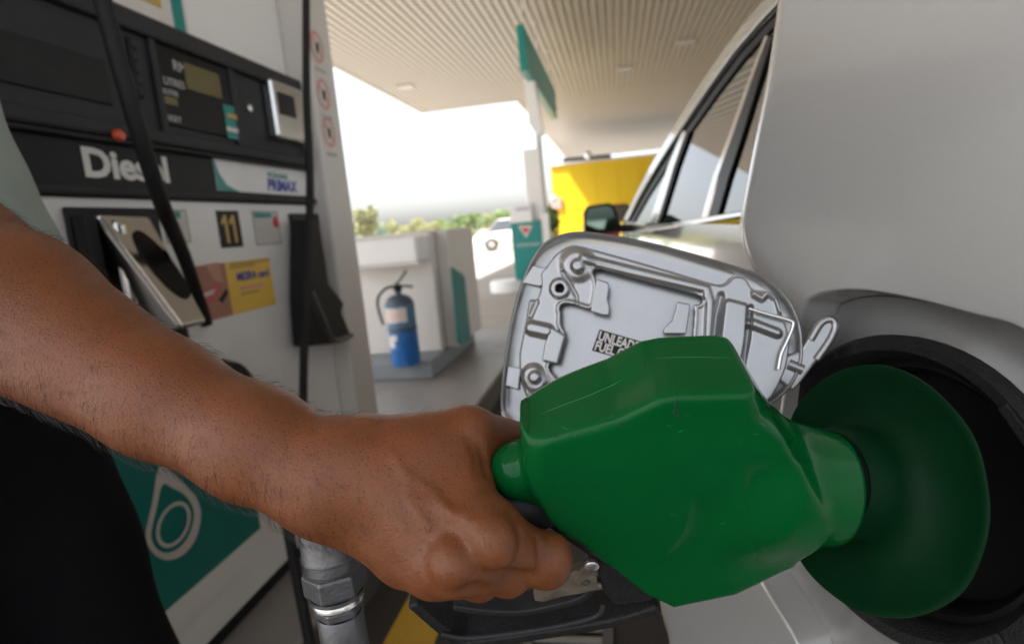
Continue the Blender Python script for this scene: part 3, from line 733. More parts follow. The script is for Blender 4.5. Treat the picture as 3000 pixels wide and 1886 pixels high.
hb2 = thing('nozzle_holster', 'narrow dark nozzle holster at the column end of the dispenser', 'nozzle holster', tuple(atX(880, 800, FX)))
y0 = atX(842, 625, FX)[1]; y1 = atX(938, 660, FX)[1]; z1 = atX(880, 626, FX)[2]; z0 = atX(905, 985, FX)[2]
box('recess_plate', (FX+.0005, y0, z0), (FX+.012, y1, z1), 'dark', hb2, bevel=.012, seg=4)
box('side_rail', (FX+.0125, y0+.03, z0+.1), (FX+.045, y0+.055, z1-.02), 'zinc', hb2, bevel=.008)
hn2 = thing('holstered_nozzle', 'black petrol nozzle hanging in the right holster beside the column', 'fuel nozzle', tuple(atX(960, 900, FX)))
Xn = FX+.10
pts = [(905, 640), (935, 650), (955, 760), (965, 830), (998, 872), (1010, 890), (1003, 915), (1032, 985), (1028, 996), (985, 1006), (915, 1012), (905, 880)]
prism('body', [atX(a, b, Xn-.02) for a, b in pts], (-.07, 0, 0), 'rubber', hn2, bevel=.01, seg=3)
tube('lever_guard', [atX(a, b, Xn) for a, b in ((910, 850), (945, 930), (978, 996), (1030, 982))], .009, 'zinc', hn2, sub=4)

# ---- hoses of the dispenser
def hose(label, P, r, name='fuel_hose'):
    o = tube(name, P, r, 'rubber', None, n=14, sub=10); tag(o, label, 'hose', 'black hoses of the dispenser'); return o
hose('thick black hose hanging diagonally across the Diesel lettering', [atX(262, -160, -.86), atX(318, 70, -.84), atX(378, 290, -.83), atX(432, 470, -.84), atX(482, 618, -.87), atX(520, 705, -.94), atX(548, 775, -.99), atX(570, 840, -1.025), atX(590, 900, -1.04), atX(605, 950, -1.045)], .0150)
hose('thin black hose hanging straight down before the end column', [atX(897, -120, -.95), atX(897, 100, -.95), atX(899, 300, -.95), atX(908, 520, -.95), atX(905, 700, -.95), atX(896, 900, -.95), atX(890, 1060, -.95), atX(888, 1180, -.95), atX(884, 1300, -.955)], .0125)

# ================================================================== ISLAND KIOSK AND EXTINGUISHER
kk = thing('service_kiosk', 'white service cabinet with boxy hood on a grey plinth beyond the dispenser', 'cabinet', (-1.6, 4.6, .15))
px0 = -1.98; px1 = atZ(1275, 1105, .15)[0]
py0 = atZ(1200, 1112, .15)[1]; zp = .275
box('plinth', (px0, py0, .151), (px1, 5.25, zp), 'grey_plinth', kk, bevel=.012, seg=3)
YK = py0+.32
xr = atY(1300, 1055, YK)[0]
ztop = atY(1290, 672, YK)[2]
bd = box('body', (px0+.02, YK, zp+.001), (xr, 5.2, ztop), 'beige', kk, bevel=.012, seg=3)
box('body_side', (xr+.0005, YK+.12, zp+.001), (xr+.10, 5.2, ztop), 'beige', kk, bevel=.012, seg=3)
YH = YK-.30
hx1 = atY(1226, 770, YH)[0]; hz0 = atY(1226, 768, YH)[2]; hz1 = atY(1226, 692, YH)[2]
hood = box('hood', (px0, YH, hz0), (hx1, YK-.002, hz1), 'white', kk, bevel=.02, seg=3)
box('hood_lip', (px0, YH-.006, hz0-.012), (hx1+.004, YK-.002, hz0-.0005), 'white', kk, bevel=.005)
# teal wing panel on the side
tw = [atX(a, b, xr+.12) for a, b in ((1326, 782), (1352, 800), (1362, 810), (1380, 985), (1378, 995), (1352, 1008), (1346, 1000))]
prism('side_panel', tw, (-.018, 0, 0), 'teal_dark', kk, bevel=.004)
lathe('plinth_stud', (px0+.06, py0+.02, zp), (0, 0, 1), [(.028, 0), (.028, .03), (.02, .045), (0, .05)], 'white', kk, n=16)

ex = thing('fire_extinguisher', 'blue fire extinguisher with worn paper label standing on the plinth', 'fire extinguisher', tuple(np.append((atZ(1192, 1068, zp))[:2], zp)))
e0 = np.array(WL[ex.name]); R = .5*np.linalg.norm(atY(1238, 1000, e0[1])-atY(1150, 1000, e0[1]))*.92
S = np.linalg.norm(atY(1192, 1068, e0[1])-atY(1170, 862, e0[1]))   # body height
zz = np.array([0, 0, 1.])
lathe('cylinder', e0, zz, [(R*.88, .001), (R*.96, .006), (R, .02), (R, S*.50)], 'blue', ex, n=36)
lathe('belt', e0, zz, [(R*1.015, S*.50), (R*1.025, S*.505), (R*1.025, S*.55), (R*1.015, S*.555)], 'navy', ex, n=36)
lathe('upper_cylinder', e0, zz, [(R, S*.555), (R, S*.86)], 'blue_worn', ex, n=36)
lathe('dome', e0, zz, [(R, S*.86), (R*.95, S*.90), (R*.78, S*.95), (R*.45, S*.99), (R*.22, S*1.0), (R*.22, S*1.05)], 'navy', ex, n=36)
cv = lathe('valve', e0, zz, [(R*.26, S*1.05), (R*.3, S*1.06), (R*.3, S*1.12), (R*.15, S*1.14)], 'dark', ex, n=16)
vt = e0+zz*S*1.12
tube('handle', [vt+np.array([-.01, 0, 0]), vt+np.array([.05, -.01, -.004]), vt+np.array([.115, -.02, -.012])], .008, 'dark', ex, n=8, sub=3)
tube('lever', [vt+np.array([-.01, 0, .01]), vt+np.array([.03, -.01, .04]), vt+np.array([.085, -.02, .10])], .007, 'dark', ex, n=8, sub=3)
tube('hose', [vt+np.array([-.01, -.01, 0]), vt+np.array([-.07, -.03, -.01]), vt+np.array([-.125, -.04, -.06]), vt+np.array([-.135, -.05, -.13]), vt+np.array([-.11, -.06, -.25])], .009, 'rubber', ex, n=8)
# paper label wrapped on the upper cylinder, white worn emblem below
def wrap(name, t0, t1, h0, h1, m, rr=1.004, n=14, cut=None):
    v = []; f = []
    for i in range(n+1):
        t = math.radians(t0+(t1-t0)*i/n)
        v += [e0+np.array([R*rr*math.sin(t), -R*rr*math.cos(t), S*h0+random.uniform(-.004, .004)]), e0+np.array([R*rr*math.sin(t), -R*rr*math.cos(t), S*h1+random.uniform(-.004, .004)])]
    for i in range(n): f.append((2*i, 2*i+2, 2*i+3, 2*i+1))
    return mk(name, v, f, m, ex)
wrap('paper_label', -70, 45, .63, .83, 'paper')
for hh in (.66, .70, .74, .78): wrap('label_line', -52, 25, hh, hh+.012, 'pinkprint', 1.008)
wrap('worn_mark', -50, -18, .28, .44, 'paper'); wrap('worn_mark', -30, -5, .38, .46, 'paper', 1.006)

# ================================================================== SILVER CAR
car = thing('silver_car', 'silver car with open fuel flap standing at the pump', 'car', (.9, 1.2, 0))
NP = U([-.88, -.46, .10])                                # outward normal of the rear quarter
PF = atD(2650, 1420, .395)
AS = U([-.46, .88, 0]); AS = U(AS-NP*np.dot(AS, NP)); BT = np.cross(AS, NP)
BT = BT if BT[2] > 0 else -BT
def st(px, py, off=0.0):
    p = onP(px, py, PF+NP*off, NP); d = p-PF; return np.dot(d, AS), np.dot(d, BT)
# front contour of the quarter panel as s = sf(t)
ctr = sorted([st(*q)[::-1] for q in ((2278, 0), (2252, 220), (2215, 430), (2185, 600), (2176, 655), (2190, 725), (2220, 795), (2252, 850), (2258, 890), (2240, 960), (2170, 1100), (2110, 1250), (2020, 1450), (1955, 1650), (1925, 1760), (1965, 1886))])
ct = [c[0] for c in ctr]; cs_ = [c[1] for c in ctr]
RR = .034
def sf(t): return np.interp(t, ct, cs_)+.012
def S_pt(s, t):
    f0 = sf(t)-RR*.55; e = s-f0
    g = .10*max(t-.12, 0)**2+5.0*max(t-.37, 0)**2+2.5*max(-.27-s, 0)**2
    if e > 0:
        a = min(e/RR, 1.75); s2 = f0+RR*math.sin(a); g += RR*(1-math.cos(a))+max(0, e-1.75*RR)
        return PF+AS*s2+BT*t-NP*g
    return PF+AS*s+BT*t-NP*g
# opening of the filler recess (rounded, in s,t)
op_px = [(2352, 893), (2385, 862), (2440, 846), (2530, 843), (2680, 868), (2850, 912), (3000, 958)]
op = [st(*q) for q in op_px]
sL, tT = st(2310, 960)[0], op[3][1]
p_low = st(2218, 1682); p_low2 = st(2335, 1886)
loop = [p_low, st(2228, 1560), st(2255, 1400), st(2285, 1200), st(2318, 1020)]+[st(*q) for q in op_px]
sr = st(3000, 958)
w_ = .27
right = [(loop[-1][0]-.035, loop[-1][1]-.022), (loop[-1][0]-.055, loop[-1][1]-.075), (loop[-1][0]-.055, p_low2[1]+.03), (loop[-1][0]-.035, p_low2[1]-.03)]
bot = [((p_low2[0]-.06), p_low2[1]-.045), (p_low2[0]-.012, p_low2[1]-.022), p_low2]
hole = smooth_loop([np.array(q) for q in loop+right+bot], 6)
hc = np.mean(hole, 0); NH = len(hole)
ang = np.array([math.atan2(h[1]-hc[1], h[0]-hc[0]) for h in hole])
# panel: rings from the opening to an outer border
Tmax, Tmin, Smin = .585, -.62, -.52
V = []; FC = []; NRG = 46
for j in range(NRG+1):
    fr = (j/NRG)**1.5
    for i in range(NH):
        d = np.array([math.cos(ang[i]), math.sin(ang[i])])
        # outer border along this angle
        ks = [1e9]
        if d[1] > 1e-6: ks.append((Tmax-hc[1])/d[1])
        if d[1] < -1e-6: ks.append((Tmin-hc[1])/d[1])
        if d[0] < -1e-6: ks.append((Smin-hc[0])/d[0])
        k = min(ks)
        if d[0] > 0:
            kk_ = np.linspace(.02, min(k, 3), 400); pts = hc[None]+kk_[:, None]*d[None]
            over = np.where(pts[:, 0] > np.interp(pts[:, 1], ct, cs_)+.012+RR*1.3)[0]
            if len(over): k = min(k, kk_[over[0]])
        out = hc+d*k; q = hole[i]*(1-fr)+out*fr
        V.append(S_pt(q[0], q[1]))
    if j:
        for i in range(NH): a = (j-1)*NH+i; b = (j-1)*NH+(i+1) % NH; FC.append((a, b, b+NH, a+NH))
# rolled lip into the recess
nb = len(V)
lip = [(.0006, .0002), (.0014, .0009), (.0019, .0020), (.0021, .0035), (.003, .012), (.007, .030)]
for k, (ins_, dp_) in enumerate(lip):
    for i in range(NH):
        d = hole[i]-hc; d = d/np.linalg.norm(d); q = hole[i]-d*ins_
        V.append(S_pt(*hole[i])+(AS*(q-hole[i])[0]+BT*(q-hole[i])[1])-NP*dp_)
    for i in range(NH):
        a0 = i if k == 0 else nb+(k-1)*NH+i; a1 = (i+1) % NH if k == 0 else nb+(k-1)*NH+(i+1) % NH
        FC.append((a1, a0, nb+k*NH+i, nb+k*NH+(i+1) % NH))
qp = mk('quarter_panel', V, FC, 'silver', car, smooth=True)
# recess pan with a round hole for the neck
RC = atD(2645, 1425, .425); RN = U(NP+np.array([.0, -.02, .03]))
ra = U(AS-RN*np.dot(AS, RN)); rb_ = np.cross(ra, RN); rb_ = rb_ if rb_[2] > 0 else -rb_
V = []; FC = []; R1 = .104
lp = [hole[i]-(hole[i]-hc)/np.linalg.norm(hole[i]-hc)*.0075 for i in range(NH)]
rc2 = np.array([np.dot(RC-PF, AS), np.dot(RC-PF, BT)])
for j in range(9):
    fr = j/8
    for i in range(NH):
        d = np.array([lp[i][0]-rc2[0], lp[i][1]-rc2[1]]); L = np.linalg.norm(d); d /= L
        edge = PF+AS*lp[i][0]+BT*lp[i][1]-NP*.029
        inn = RC+ra*d[0]*R1+rb_*d[1]*R1
        dep = math.sin(fr*PI/2)
        p = edge*(1-fr)+inn*fr; p = p-NP*.004*math.sin(fr*PI)
        V.append(p)
    if j:
        for i in range(NH): a = (j-1)*NH+i; b = (j-1)*NH+(i+1) % NH; FC.append((b, a, a+NH, b+NH))
mk('filler_recess', V, FC, 'pan', car, smooth=True)
lathe('rubber_ring', RC, RN, [(.1025, -.012), (.1060, .002), (.1065, .009), (.1030, .0135), (.0960, .012), (.0900, .004), (.0885, -.006), (.0875, -.030)], 'rubber', car, n=64, cap=False)
lathe('ring_step', RC, RN, [(.0885, -.008), (.0840, -.0075), (.0800, -.012), (.0780, -.035), (.03, -.045), (.0, -.045)], 'black', car, n=64, cap=False)
for k, an in enumerate((.9, 2.4, 3.9, 5.3)):
    c = RC+ra*math.cos(an)*.0985+rb_*math.sin(an)*.0985+RN*.0129
    tdir = -ra*math.sin(an)+rb_*math.cos(an); rd = ra*math.cos(an)+rb_*math.sin(an)
    prism('ring_tab', [c-tdir*.012-rd*.0035, c+tdir*.012-rd*.0035, c+tdir*.012+rd*.0035, c-tdir*.012+rd*.0035], RN*.0022, 'rubber', car, bevel=.001)

# ---- rest of the body: lower side, greenhouse, roof, in a frame turned 5.4 degrees
OC = np.array([.205, 1.0, 0]); FD = U([-.0934, .9956, 0]); ID = np.array([.9956, .0934, 0])
def cp_(l, i, z): return OC+FD*l+ID*i+np.array([0, 0, z])
ZB, ZR, IR = 1.128, 1.49, .125
prof = [(.10, .26), (.03, .30), (.0, .42), (-.015, .62), (-.016, .80), (-.012, .95), (-.003, 1.06), (.006, ZB-.012)]
Ls = np.linspace(-.22, 2.9, 26)
V = []; FC = []
for l in Ls:
    nose = max(0, (l-1.5)/1.4); 
    for (i, z) in prof: V.append(cp_(l, i+.10*nose**2.5, z))
n = len(prof)
for a in range(len(Ls)-1):
    for k in range(n-1): FC.append((a*n+k, (a+1)*n+k, (a+1)*n+k+1, a*n+k+1))
mk('door_side', V, FC, 'silver_side', car, smooth=True)
# bonnet and far side as closed shell
V = []; FC = []
secs = [(-1.55, .42, .95, .30, 1.0), (-1.2, .30, 1.05, .2, 1.12), (-.3, .26, 1.10, .18, 1.12), (1.7, .26, 1.08, .06, 1.08), (2.4, .28, 1.0, .10, 1.0), (2.95, .3, .9, .2, .92), (3.1, .4, .72, .3, .75)]
for (l, zb, zt, ii, zm) in secs:
    for (i, z) in ((ii+.1, zb), (ii+.04, zt), (ii+.2, zm), (.95, zm+.02), (1.9-ii-.2, zm), (1.9-ii-.04, zt), (1.9-ii-.1, zb)): V.append(cp_(l, i, z))
n = 7
for a in range(len(secs)-1):
    for k in range(n): FC.append((a*n+k, (a+1)*n+k, (a+1)*n+(k+1) % n, a*n+(k+1) % n))
FC += [tuple(range(n)), tuple((len(secs)-1)*n+k for k in range(n-1, -1, -1))]
mk('body_shell', V, FC, 'silver_side', car, bevel=.03, seg=3)
# side glass plane (leans in)
g0 = cp_(0, .022, ZB); g1 = cp_(0, IR, ZR); GN = U(np.cross(FD, g1-g0)); GN = GN if GN[0] < 0 else -GN
def G(px, py, off=0.0): return onP(px, py, g0+GN*off, GN)
def gl(l, f, off=0.0): return cp_(l, .022+(IR-.022)*f, ZB+(ZR-ZB)*f)+GN*off
apx = [(1838, 648), (1880, 565), (1930, 478), (2000, 368), (2075, 255), (2150, 150), (2225, 62), (2290, -8)]
aw = [G(*q) for q in apx]
bel = [G(1845, 668), G(1960, 655), G(2080, 634), G(2190, 614), G(2300, 596)]
top = aw
poly = bel+[G(2420, 300), G(2400, -60)]+aw[::-1]
prism('side_window', poly, -GN*.005, 'glass', car)
def strip(name, pts, wpx, m, off, th=.006, bev=.003):
    """flat bar following photo pixels on the glass plane, wpx wide"""
    P = [np.array(p, float) for p in pts]; L = []; R = []
    for i, p in enumerate(P):
        d = P[min(i+1, len(P)-1)]-P[max(i-1, 0)]; nn = np.array([-d[1], d[0]])/np.linalg.norm(d); w = wpx[i] if hasattr(wpx, '__len__') else wpx
        L.append(p+nn*w/2); R.append(p-nn*w/2)
    n = len(P); A = [G(*q, off) for q in L]+[G(*q, off) for q in R]; v = A+[a+GN*th for a in A]
    f = []
    for i in range(n-1):
        f += [(i, i+1, n+i+1, n+i), (2*n+i+1, 2*n+i, 3*n+i, 3*n+i+1), (i+1, i, 2*n+i, 2*n+i+1), (n+i, n+i+1, 3*n+i+1, 3*n+i)]
    f += [(0, n, 3*n, 2*n), (2*n-1, n-1, 3*n-1, 4*n-1)]
    return mk(name, v, f, m, car, bevel=bev)
strip('roof_rail', [(a, b) for a, b in apx], [10, 13, 17, 21, 26, 30, 34, 38], 'silver_side', .002, .012)
strip('window_trim', [(a+14+i*2.6, b+8+i*2.6) for i, (a, b) in enumerate(apx)], [8, 9, 11, 12, 14, 16, 17, 18], 'dark', .001, .005)
strip('quarter_pillar', [(1905, 680), (1928, 625), (1948, 565), (1972, 490), (2012, 385)], [20, 22, 20, 16, 11], 'chrome', .003, .008)
strip('quarter_seal', [(1919, 680), (1942, 625), (1961, 565), (1984, 490), (2022, 385)], [9, 9, 8, 8, 7], 'dark', .002, .006)
strip('centre_pillar', [(2092, 640), (2125, 520), (2165, 400), (2210, 260), (2262, 105)], [27, 29, 28, 24, 17], 'black', .002, .004)
strip('pillar_seal', [(2068, 640), (2102, 520), (2146, 400), (2195, 260), (2252, 105)], [14, 14, 12, 10, 8], 'chrome', .002, .005)
strip('belt_moulding', [(1845, 682), (1940, 668), (2080, 646), (2200, 628), (2320, 608)], [8, 12, 17, 20, 24], 'chrome', .002, .010)
# roof and inner cabin
V = []; FC = []
for l, zz_ in ((-.9, 1.50), (0, 1.545), (.6, 1.55), (1.0, 1.50), (1.35, 1.36), (1.68, 1.13)):
    ins_ = IR+.02 if l < 1.1 else .16
    for i, dz in ((ins_, -.06), (ins_+.10, 0), (.95, .025), (1.9-ins_-.10, 0), (1.9-ins_, -.06)): V.append(cp_(l, i, zz_+dz))
for a in range(5):
    for k in range(4): FC.append((a*5+k, (a+1)*5+k, (a+1)*5+k+1, a*5+k+1))
rf = mk('roof', V, FC, 'silver_side', car, smooth=True)
# wing mirror
mk_c = atY(1765, 640, 2.52)
mr = thing('tmp', 'x', 'x'); bpy.data.objects.remove(mr)
hv = []
def mirp(dx, dz, dy): return mk_c+np.array([dx, dy, dz])
shape = [(-.078, -.055), (-.076, .030), (-.058, .056), (.028, .060), (.052, .045), (.072, -.045), (.06, -.06), (-.06, -.066)]
hv = [mirp(a, b, 0) for a, b in shape]+[mirp(a*.98, b*.95, .04) for a, b in shape]+[mirp(a*.6, b*.6, .09) for a, b in shape]
n = len(shape); hf = [tuple(range(n))]+[((i+1) % n, i, n+i, n+(i+1) % n) for i in range(n)]+[(n+(i+1) % n, n+i, 2*n+i, 2*n+(i+1) % n) for i in range(n)]+[tuple(range(3*n-1, 2*n-1, -1))]
mh = mk('wing_mirror', hv, hf, 'black', car, bevel=.006, seg=3)
prism('mirror_glass', [mirp(a*.84-.002, b*.80, -.0035) for a, b in shape], (0, .003, 0), 'mirror', mh)
v = [mirp(.045, -.03, .02), mirp(.045, -.062, .02), mirp(.045, -.062, .07), mirp(.045, -.03, .07)]
prism('mirror_arm', v, (.17, -.02, -.01), 'black', mh, bevel=.008)
# wheels
for l, i, sd_ in ((-.72, .14, -1), (2.15, .10, -1), (-.72, 1.76, 1), (2.15, 1.80, 1)):
    c = cp_(l, i, .33)
    w = lathe('wheel', c, -ID if sd_ < 0 else ID, [(.2, -.10), (.31, -.10), (.33, -.06), (.33, .05), (.31, .08), (.22, .085)], 'tyre', car, n=40)
    lathe('rim', c, -ID if sd_ < 0 else ID, [(.219, .086), (.2, .06), (.06, .05), (.05, .065), (0, .066)], 'bright_zinc', w, n=40)
    lathe('hub', c, -ID if sd_ < 0 else ID, [(.19, -.09), (.19, .04)], 'dark', w, n=20)
# ------------------------------------------------------------------ open fuel flap
DA, DB, DC = atD(2360, 960, .452), atD(1480, 1050, .50), atD(1620, 690, .505)
DN = U(np.cross(DB-DA, DC-DA)); DN = DN if np.dot(DN, C0-DA) > 0 else -DN
def FP(px, py, h=0.0): return onP(px, py, DA, DN)+DN*h
flap = thing('dummy', 'x', 'x'); bpy.data.objects.remove(flap)
outl = [(1469, 1200), (1471, 1130), (1482, 1035), (1503, 920), (1527, 835), (1556, 765), (1592, 717), (1645, 689), (1705, 681), (1790, 690), (1900, 711), (2020, 742), (2140, 777), (2225, 806), (2275, 842), (2313, 886), (2340, 940), (2350, 1010), (2342, 1080), (2300, 1150), (2200, 1215), (2000, 1290), (1800, 1320), (1640, 1325), (1560, 1300), (1510, 1265), (1480, 1230)]
OL = [tuple(q) for q in smooth_loop(outl, 3)]
def hf_mesh(name, x0, x1, y0, y1, step, hfun, mask, m, parent, th=None):
    xs = np.arange(x0, x1+step, step); ys = np.arange(y0, y1+step, step); X, Y = np.meshgrid(xs, ys)
    H = hfun(X, Y); K = mask(X, Y)
    R_ = np.stack([(X-CX)/F, -(Y-CY)/F, -np.ones_like(X)], -1)@RM.T
    T = np.dot(DA-C0, DN)/(R_@DN); P = C0+R_*T[..., None]+DN*H[..., None]
    # pull the border vertices onto the outline so that the edge stays clean
    ny, nx = X.shape; ok = K < 0
    idx = -np.ones(X.shape, int); idx[ok] = np.arange(ok.sum())
    q = ok[:-1, :-1] & ok[1:, :-1] & ok[:-1, 1:] & ok[1:, 1:]
    a = idx[:-1, :-1][q]; b = idx[:-1, 1:][q]; c = idx[1:, 1:][q]; d = idx[1:, :-1][q]
    Fq = np.stack([a, d, c, b], 1)
    return mk(name, P[ok], Fq, m, parent, smooth=True)
# outer skin: two-sided shell traced round its outline
nO = len(OL); cO = np.mean(OL, 0)
def inset(k): return [(cO[0]+(q[0]-cO[0])*(1-k/400.0), cO[1]+(q[1]-cO[1])*(1-k/300.0)) for q in OL]
rings = [(0, -.006), (-1.5, -.003), (-1.5, .001), (0, .0028), (3, .0034), (7, .0028), (11, .0008), (18, -.0012), (40, -.0018), (110, -.0018), (200, -.0018)]
V = []; FC = []
for j, (k, h) in enumerate(rings):
    V += [FP(q[0], q[1], h) for q in inset(k)]
    if j:
        for i in range(nO): FC.append(((j-1)*nO+i, (j-1)*nO+(i+1) % nO, j*nO+(i+1) % nO, j*nO+i))
FC.append(tuple((len(rings)-1)*nO+i for i in range(nO)))
nb = len(V); V += [FP(q[0], q[1], -.0085) for q in inset(14)]
for i in range(nO): FC.append((nb+(i+1) % nO, nb+i, i, (i+1) % nO)[::-1])
FC.append(tuple(nb+i for i in range(nO-1, -1, -1)))
fl = mk('fuel_flap', V, FC, 'silver_door', car, smooth=True); autosm(fl, 55)
fl['label'] = 'open silver fuel flap showing its stamped inner side'
# inner stamping as a relief
Z6 = lambda P: [(1430+a/2.25, 640+b/2.25) for a, b in P]
stamp = smooth_loop(Z6([(205, 930), (215, 850), (238, 735), (262, 610), (275, 540), (330, 520), (350, 440), (345, 370), (385, 320), (420, 270), (490, 205), (565, 178), (655, 198), (830, 245), (1150, 335), (1480, 432), (1555, 432), (1610, 385), (1690, 395), (1745, 470), (1815, 478), (1890, 525), (1925, 610), (1960, 700), (1985, 800), (1980, 900), (1940, 1050), (1800, 1250), (1400, 1400), (700, 1430), (420, 1380), (330, 1260), (250, 1160), (215, 1050)]), 3)
stamp = [tuple(q) for q in stamp]
win = [tuple(q) for q in smooth_loop(Z6([(703, 372), (730, 352), (800, 370), (1100, 450), (1370, 522), (1402, 548), (1385, 574), (1350, 580), (1352, 640), (1340, 800), (1320, 1000), (1250, 1180), (900, 1260), (600, 1200), (470, 1060), (415, 985), (470, 930), (505, 860), (520, 770), (490, 700), (492, 640), (485, 600), (515, 575), (580, 585), (690, 610), (722, 500), (722, 430)]), 3)]
def hs(X, Y):
    d = poly_sd(X, Y, stamp); h = -.0018+.0095*sstep(-d, -3, 10)
    h -= .0022*np.exp(-((d+24)/9)**2)*0
    def cap(P, w, a, soft=8): 
        nonlocal h
        dd = pline_d(X, Y, Z6(P)); h += a*sstep(w-dd, -soft/2, soft)
    def disc(c, r, a, soft=6):
        nonlocal h
        q = Z6([c])[0]; dd = np.hypot(X-q[0], Y-q[1]); h += a*sstep(r-dd, -soft/2, soft)
    cap([(640, 285), (1000, 375), (1430, 480), (1455, 560), (1445, 780), (1430, 1000)], 13, .0032, 9)      # rib round the window
    cap([(595, 590), (590, 520), (545, 440), (500, 370)], 6, -.0022, 8)
    disc((595, 320), 50, .0034, 22); disc((602, 335), 20, .0040, 10)
    disc((483, 475), 30, .0030, 8)
    cap([(300, 730), (400, 752)], 20, .0048, 12)
    cap([(310, 1040), (330, 1075)], 34, .0035, 14); disc((325, 1050), 18, .003, 8)
    cap([(300, 505), (330, 560), (290, 650)], 8, -.002, 8)
    # hinge side box and ribs
    bx = poly_sd(X, Y, Z6([(1545, 560), (1575, 545), (1690, 575), (1700, 600), (1670, 1100), (1480, 1100)])); h += .0048*sstep(-bx, -4, 9)
    cap([(1530, 520), (1500, 640), (1470, 900)], 10, -.0040, 10)
    cap([(1720, 700), (1890, 765)], 13, .0050, 9)
    cap([(1740, 510), (1790, 540), (1830, 500), (1890, 540), (1915, 620)], 10, .0030, 9)
    cap([(1720, 600), (1700, 800), (1660, 1000)], 9, -.0036, 9)
    # edges of the window step down
    dw = poly_sd(X, Y, win); h += .0012*np.exp(-((dw-7)/6)**2)
    return h
def ms(X, Y):
    q = Z6([(483, 475)])[0]; hole_ = 12-np.hypot(X-q[0], Y-q[1])
    return np.maximum(np.maximum(poly_sd(X, Y, stamp)-4, -poly_sd(X, Y, win)), hole_)
inn = hf_mesh('inner_stamping', 1505, 2325, 705, 1290, 2.4, hs, ms, 'silver_door', fl)
md = inn.modifiers.new('solid', 'SOLIDIFY'); md.thickness = .0012; md.offset = -1
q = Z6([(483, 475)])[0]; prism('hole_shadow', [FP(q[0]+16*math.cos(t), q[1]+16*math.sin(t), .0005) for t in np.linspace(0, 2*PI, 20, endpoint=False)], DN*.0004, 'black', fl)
# tabs
def tab(name, P, h0, th, bev=.0012): return prism(name, [FP(*q, h0) for q in Z6(P)], DN*th, 'silver_door', fl, bevel=bev, seg=3)
tab('clip', [(722, 412), (798, 436), (803, 470), (793, 540), (806, 600), (802, 652), (760, 648), (682, 624)], .0072, .0028)
tab('clip', [(1240, 560), (1328, 576), (1318, 660), (1300, 772), (1160, 772), (1150, 748), (1165, 722), (1210, 680), (1232, 615)], .0072, .0028)
tab('clip', [(430, 722), (525, 780), (500, 870), (474, 972), (368, 948), (386, 838)], .0070, .0045, .002)
tab('flange', [(300, 312), (402, 336), (392, 372), (366, 440), (345, 452), (225, 428)], .0012, .0018)
tab('flange', [(135, 972), (222, 986), (212, 1060), (205, 1132), (118, 1100)], .0012, .0018)
# hinge spring wire
tube('spring', [FP(*q, .013) for q in Z6([(1700, 612), (1830, 650), (1968, 690), (1985, 720), (1955, 800), (1910, 900), (1890, 1000)])], .0014, 'bright_zinc', fl, n=8, sub=4)
# label
lbq = [FP(*q, -.0010) for q in Z6([(735, 730), (1130, 846), (1085, 985), (684, 868)])]
lab = prism('label_plate', lbq, DN*.0005, 'black', fl)
lx = U(lbq[1]-lbq[0]); ly = lbq[0]-lbq[3]
H_ = np.linalg.norm(ly)
text('lettering', 'UNLEADED', H_*.58, lbq[3]+U(ly)*H_*.53+lx*H_*.07+DN*.0008, lx, ly, 'paper', fl, bold=.00035, depth=.0001, xs=.72)
text('lettering', 'FUEL ONLY', H_*.58, lbq[3]+U(ly)*H_*.07+lx*H_*.07+DN*.0008, lx, ly, 'paper', fl, bold=.00035, depth=.0001, xs=.72)
# hinge arm reaching into the recess
ha = [(1960, 900), (2050, 870), (2120, 760), (2170, 700), (2220, 650), (2270, 645), (2310, 690), (2300, 760), (2230, 860), (2150, 960), (2060, 1080), (2000, 1140), (1900, 1060)]
hinge = prism('hinge_arm', [FP(*q, -.004) for q in Z6(ha)], DN*.006, 'silver_door', car, bevel=.0022, seg=3)
tube('hinge_rib', [FP(*q, .001) for q in Z6([(1975, 960), (2070, 1000)])], .0042, 'silver_door', hinge, n=12, sub=2)
q = Z6([(2240, 740)])[0]; lathe('hinge_pin', FP(*q, -.001), DN, [(.0052, 0), (.0045, .002), (.0025, .0028), (.0, .0028)], 'zinc', hinge, n=16)
tube('hinge_edge', [FP(*q, .0015) for q in Z6([(2120, 800), (2190, 690), (2255, 668), (2285, 710), (2250, 800), (2160, 930)])], .0030, 'silver_door', hinge, n=8)

# ================================================================== GREEN FUEL NOZZLE
NL, NR = atD(1510, 1340, .31), atD(2520, 1430, .315)
nu = U(NR-NL); w0 = U(np.cross(nu, [0, 0, 1])); v0 = np.cross(w0, nu); v0 = v0 if v0[2] > 0 else -v0
_a = math.radians(22); nv_ = v0*math.cos(_a)+w0*math.sin(_a); nw = w0*math.cos(_a)-v0*math.sin(_a)
NF = np.array([nu, nv_, nw])
def nuv(px, py, w):
    p = onP(px, py, NL+nw*w, nw)-NL; return np.array([np.dot(p, nu), np.dot(p, nv_)])
def nW(u, v, w): return NL+nu*u+nv_*v+nw*w
def npx(px, py, w): q = nuv(px, py, w); return nW(q[0], q[1], w)
noz = thing('fuel_nozzle', 'green vinyl-covered fuel nozzle pushed into the car filler', 'fuel nozzle', tuple(NL))
HW = .027
front = [nuv(a, b, HW) for a, b in ((1522, 1290), (1548, 1306), (1600, 1298), (1811, 1238), (1932, 1182), (1985, 1171), (2228, 1164), (2262, 1215))]
low = [nuv(a, b, .016) for a, b in ((2330, 1330), (2345, 1500), (2312, 1622), (2214, 1677), (2147, 1710), (1966, 1748), (1885, 1710), (1757, 1610), (1703, 1562), (1649, 1530), (1600, 1478), (1568, 1420), (1535, 1350))]
prof_n = [tuple(q) for q in front+low]
nk0, nk1 = npx(2250, 1410, 0.0), npx(2448, 1430, 0.0)
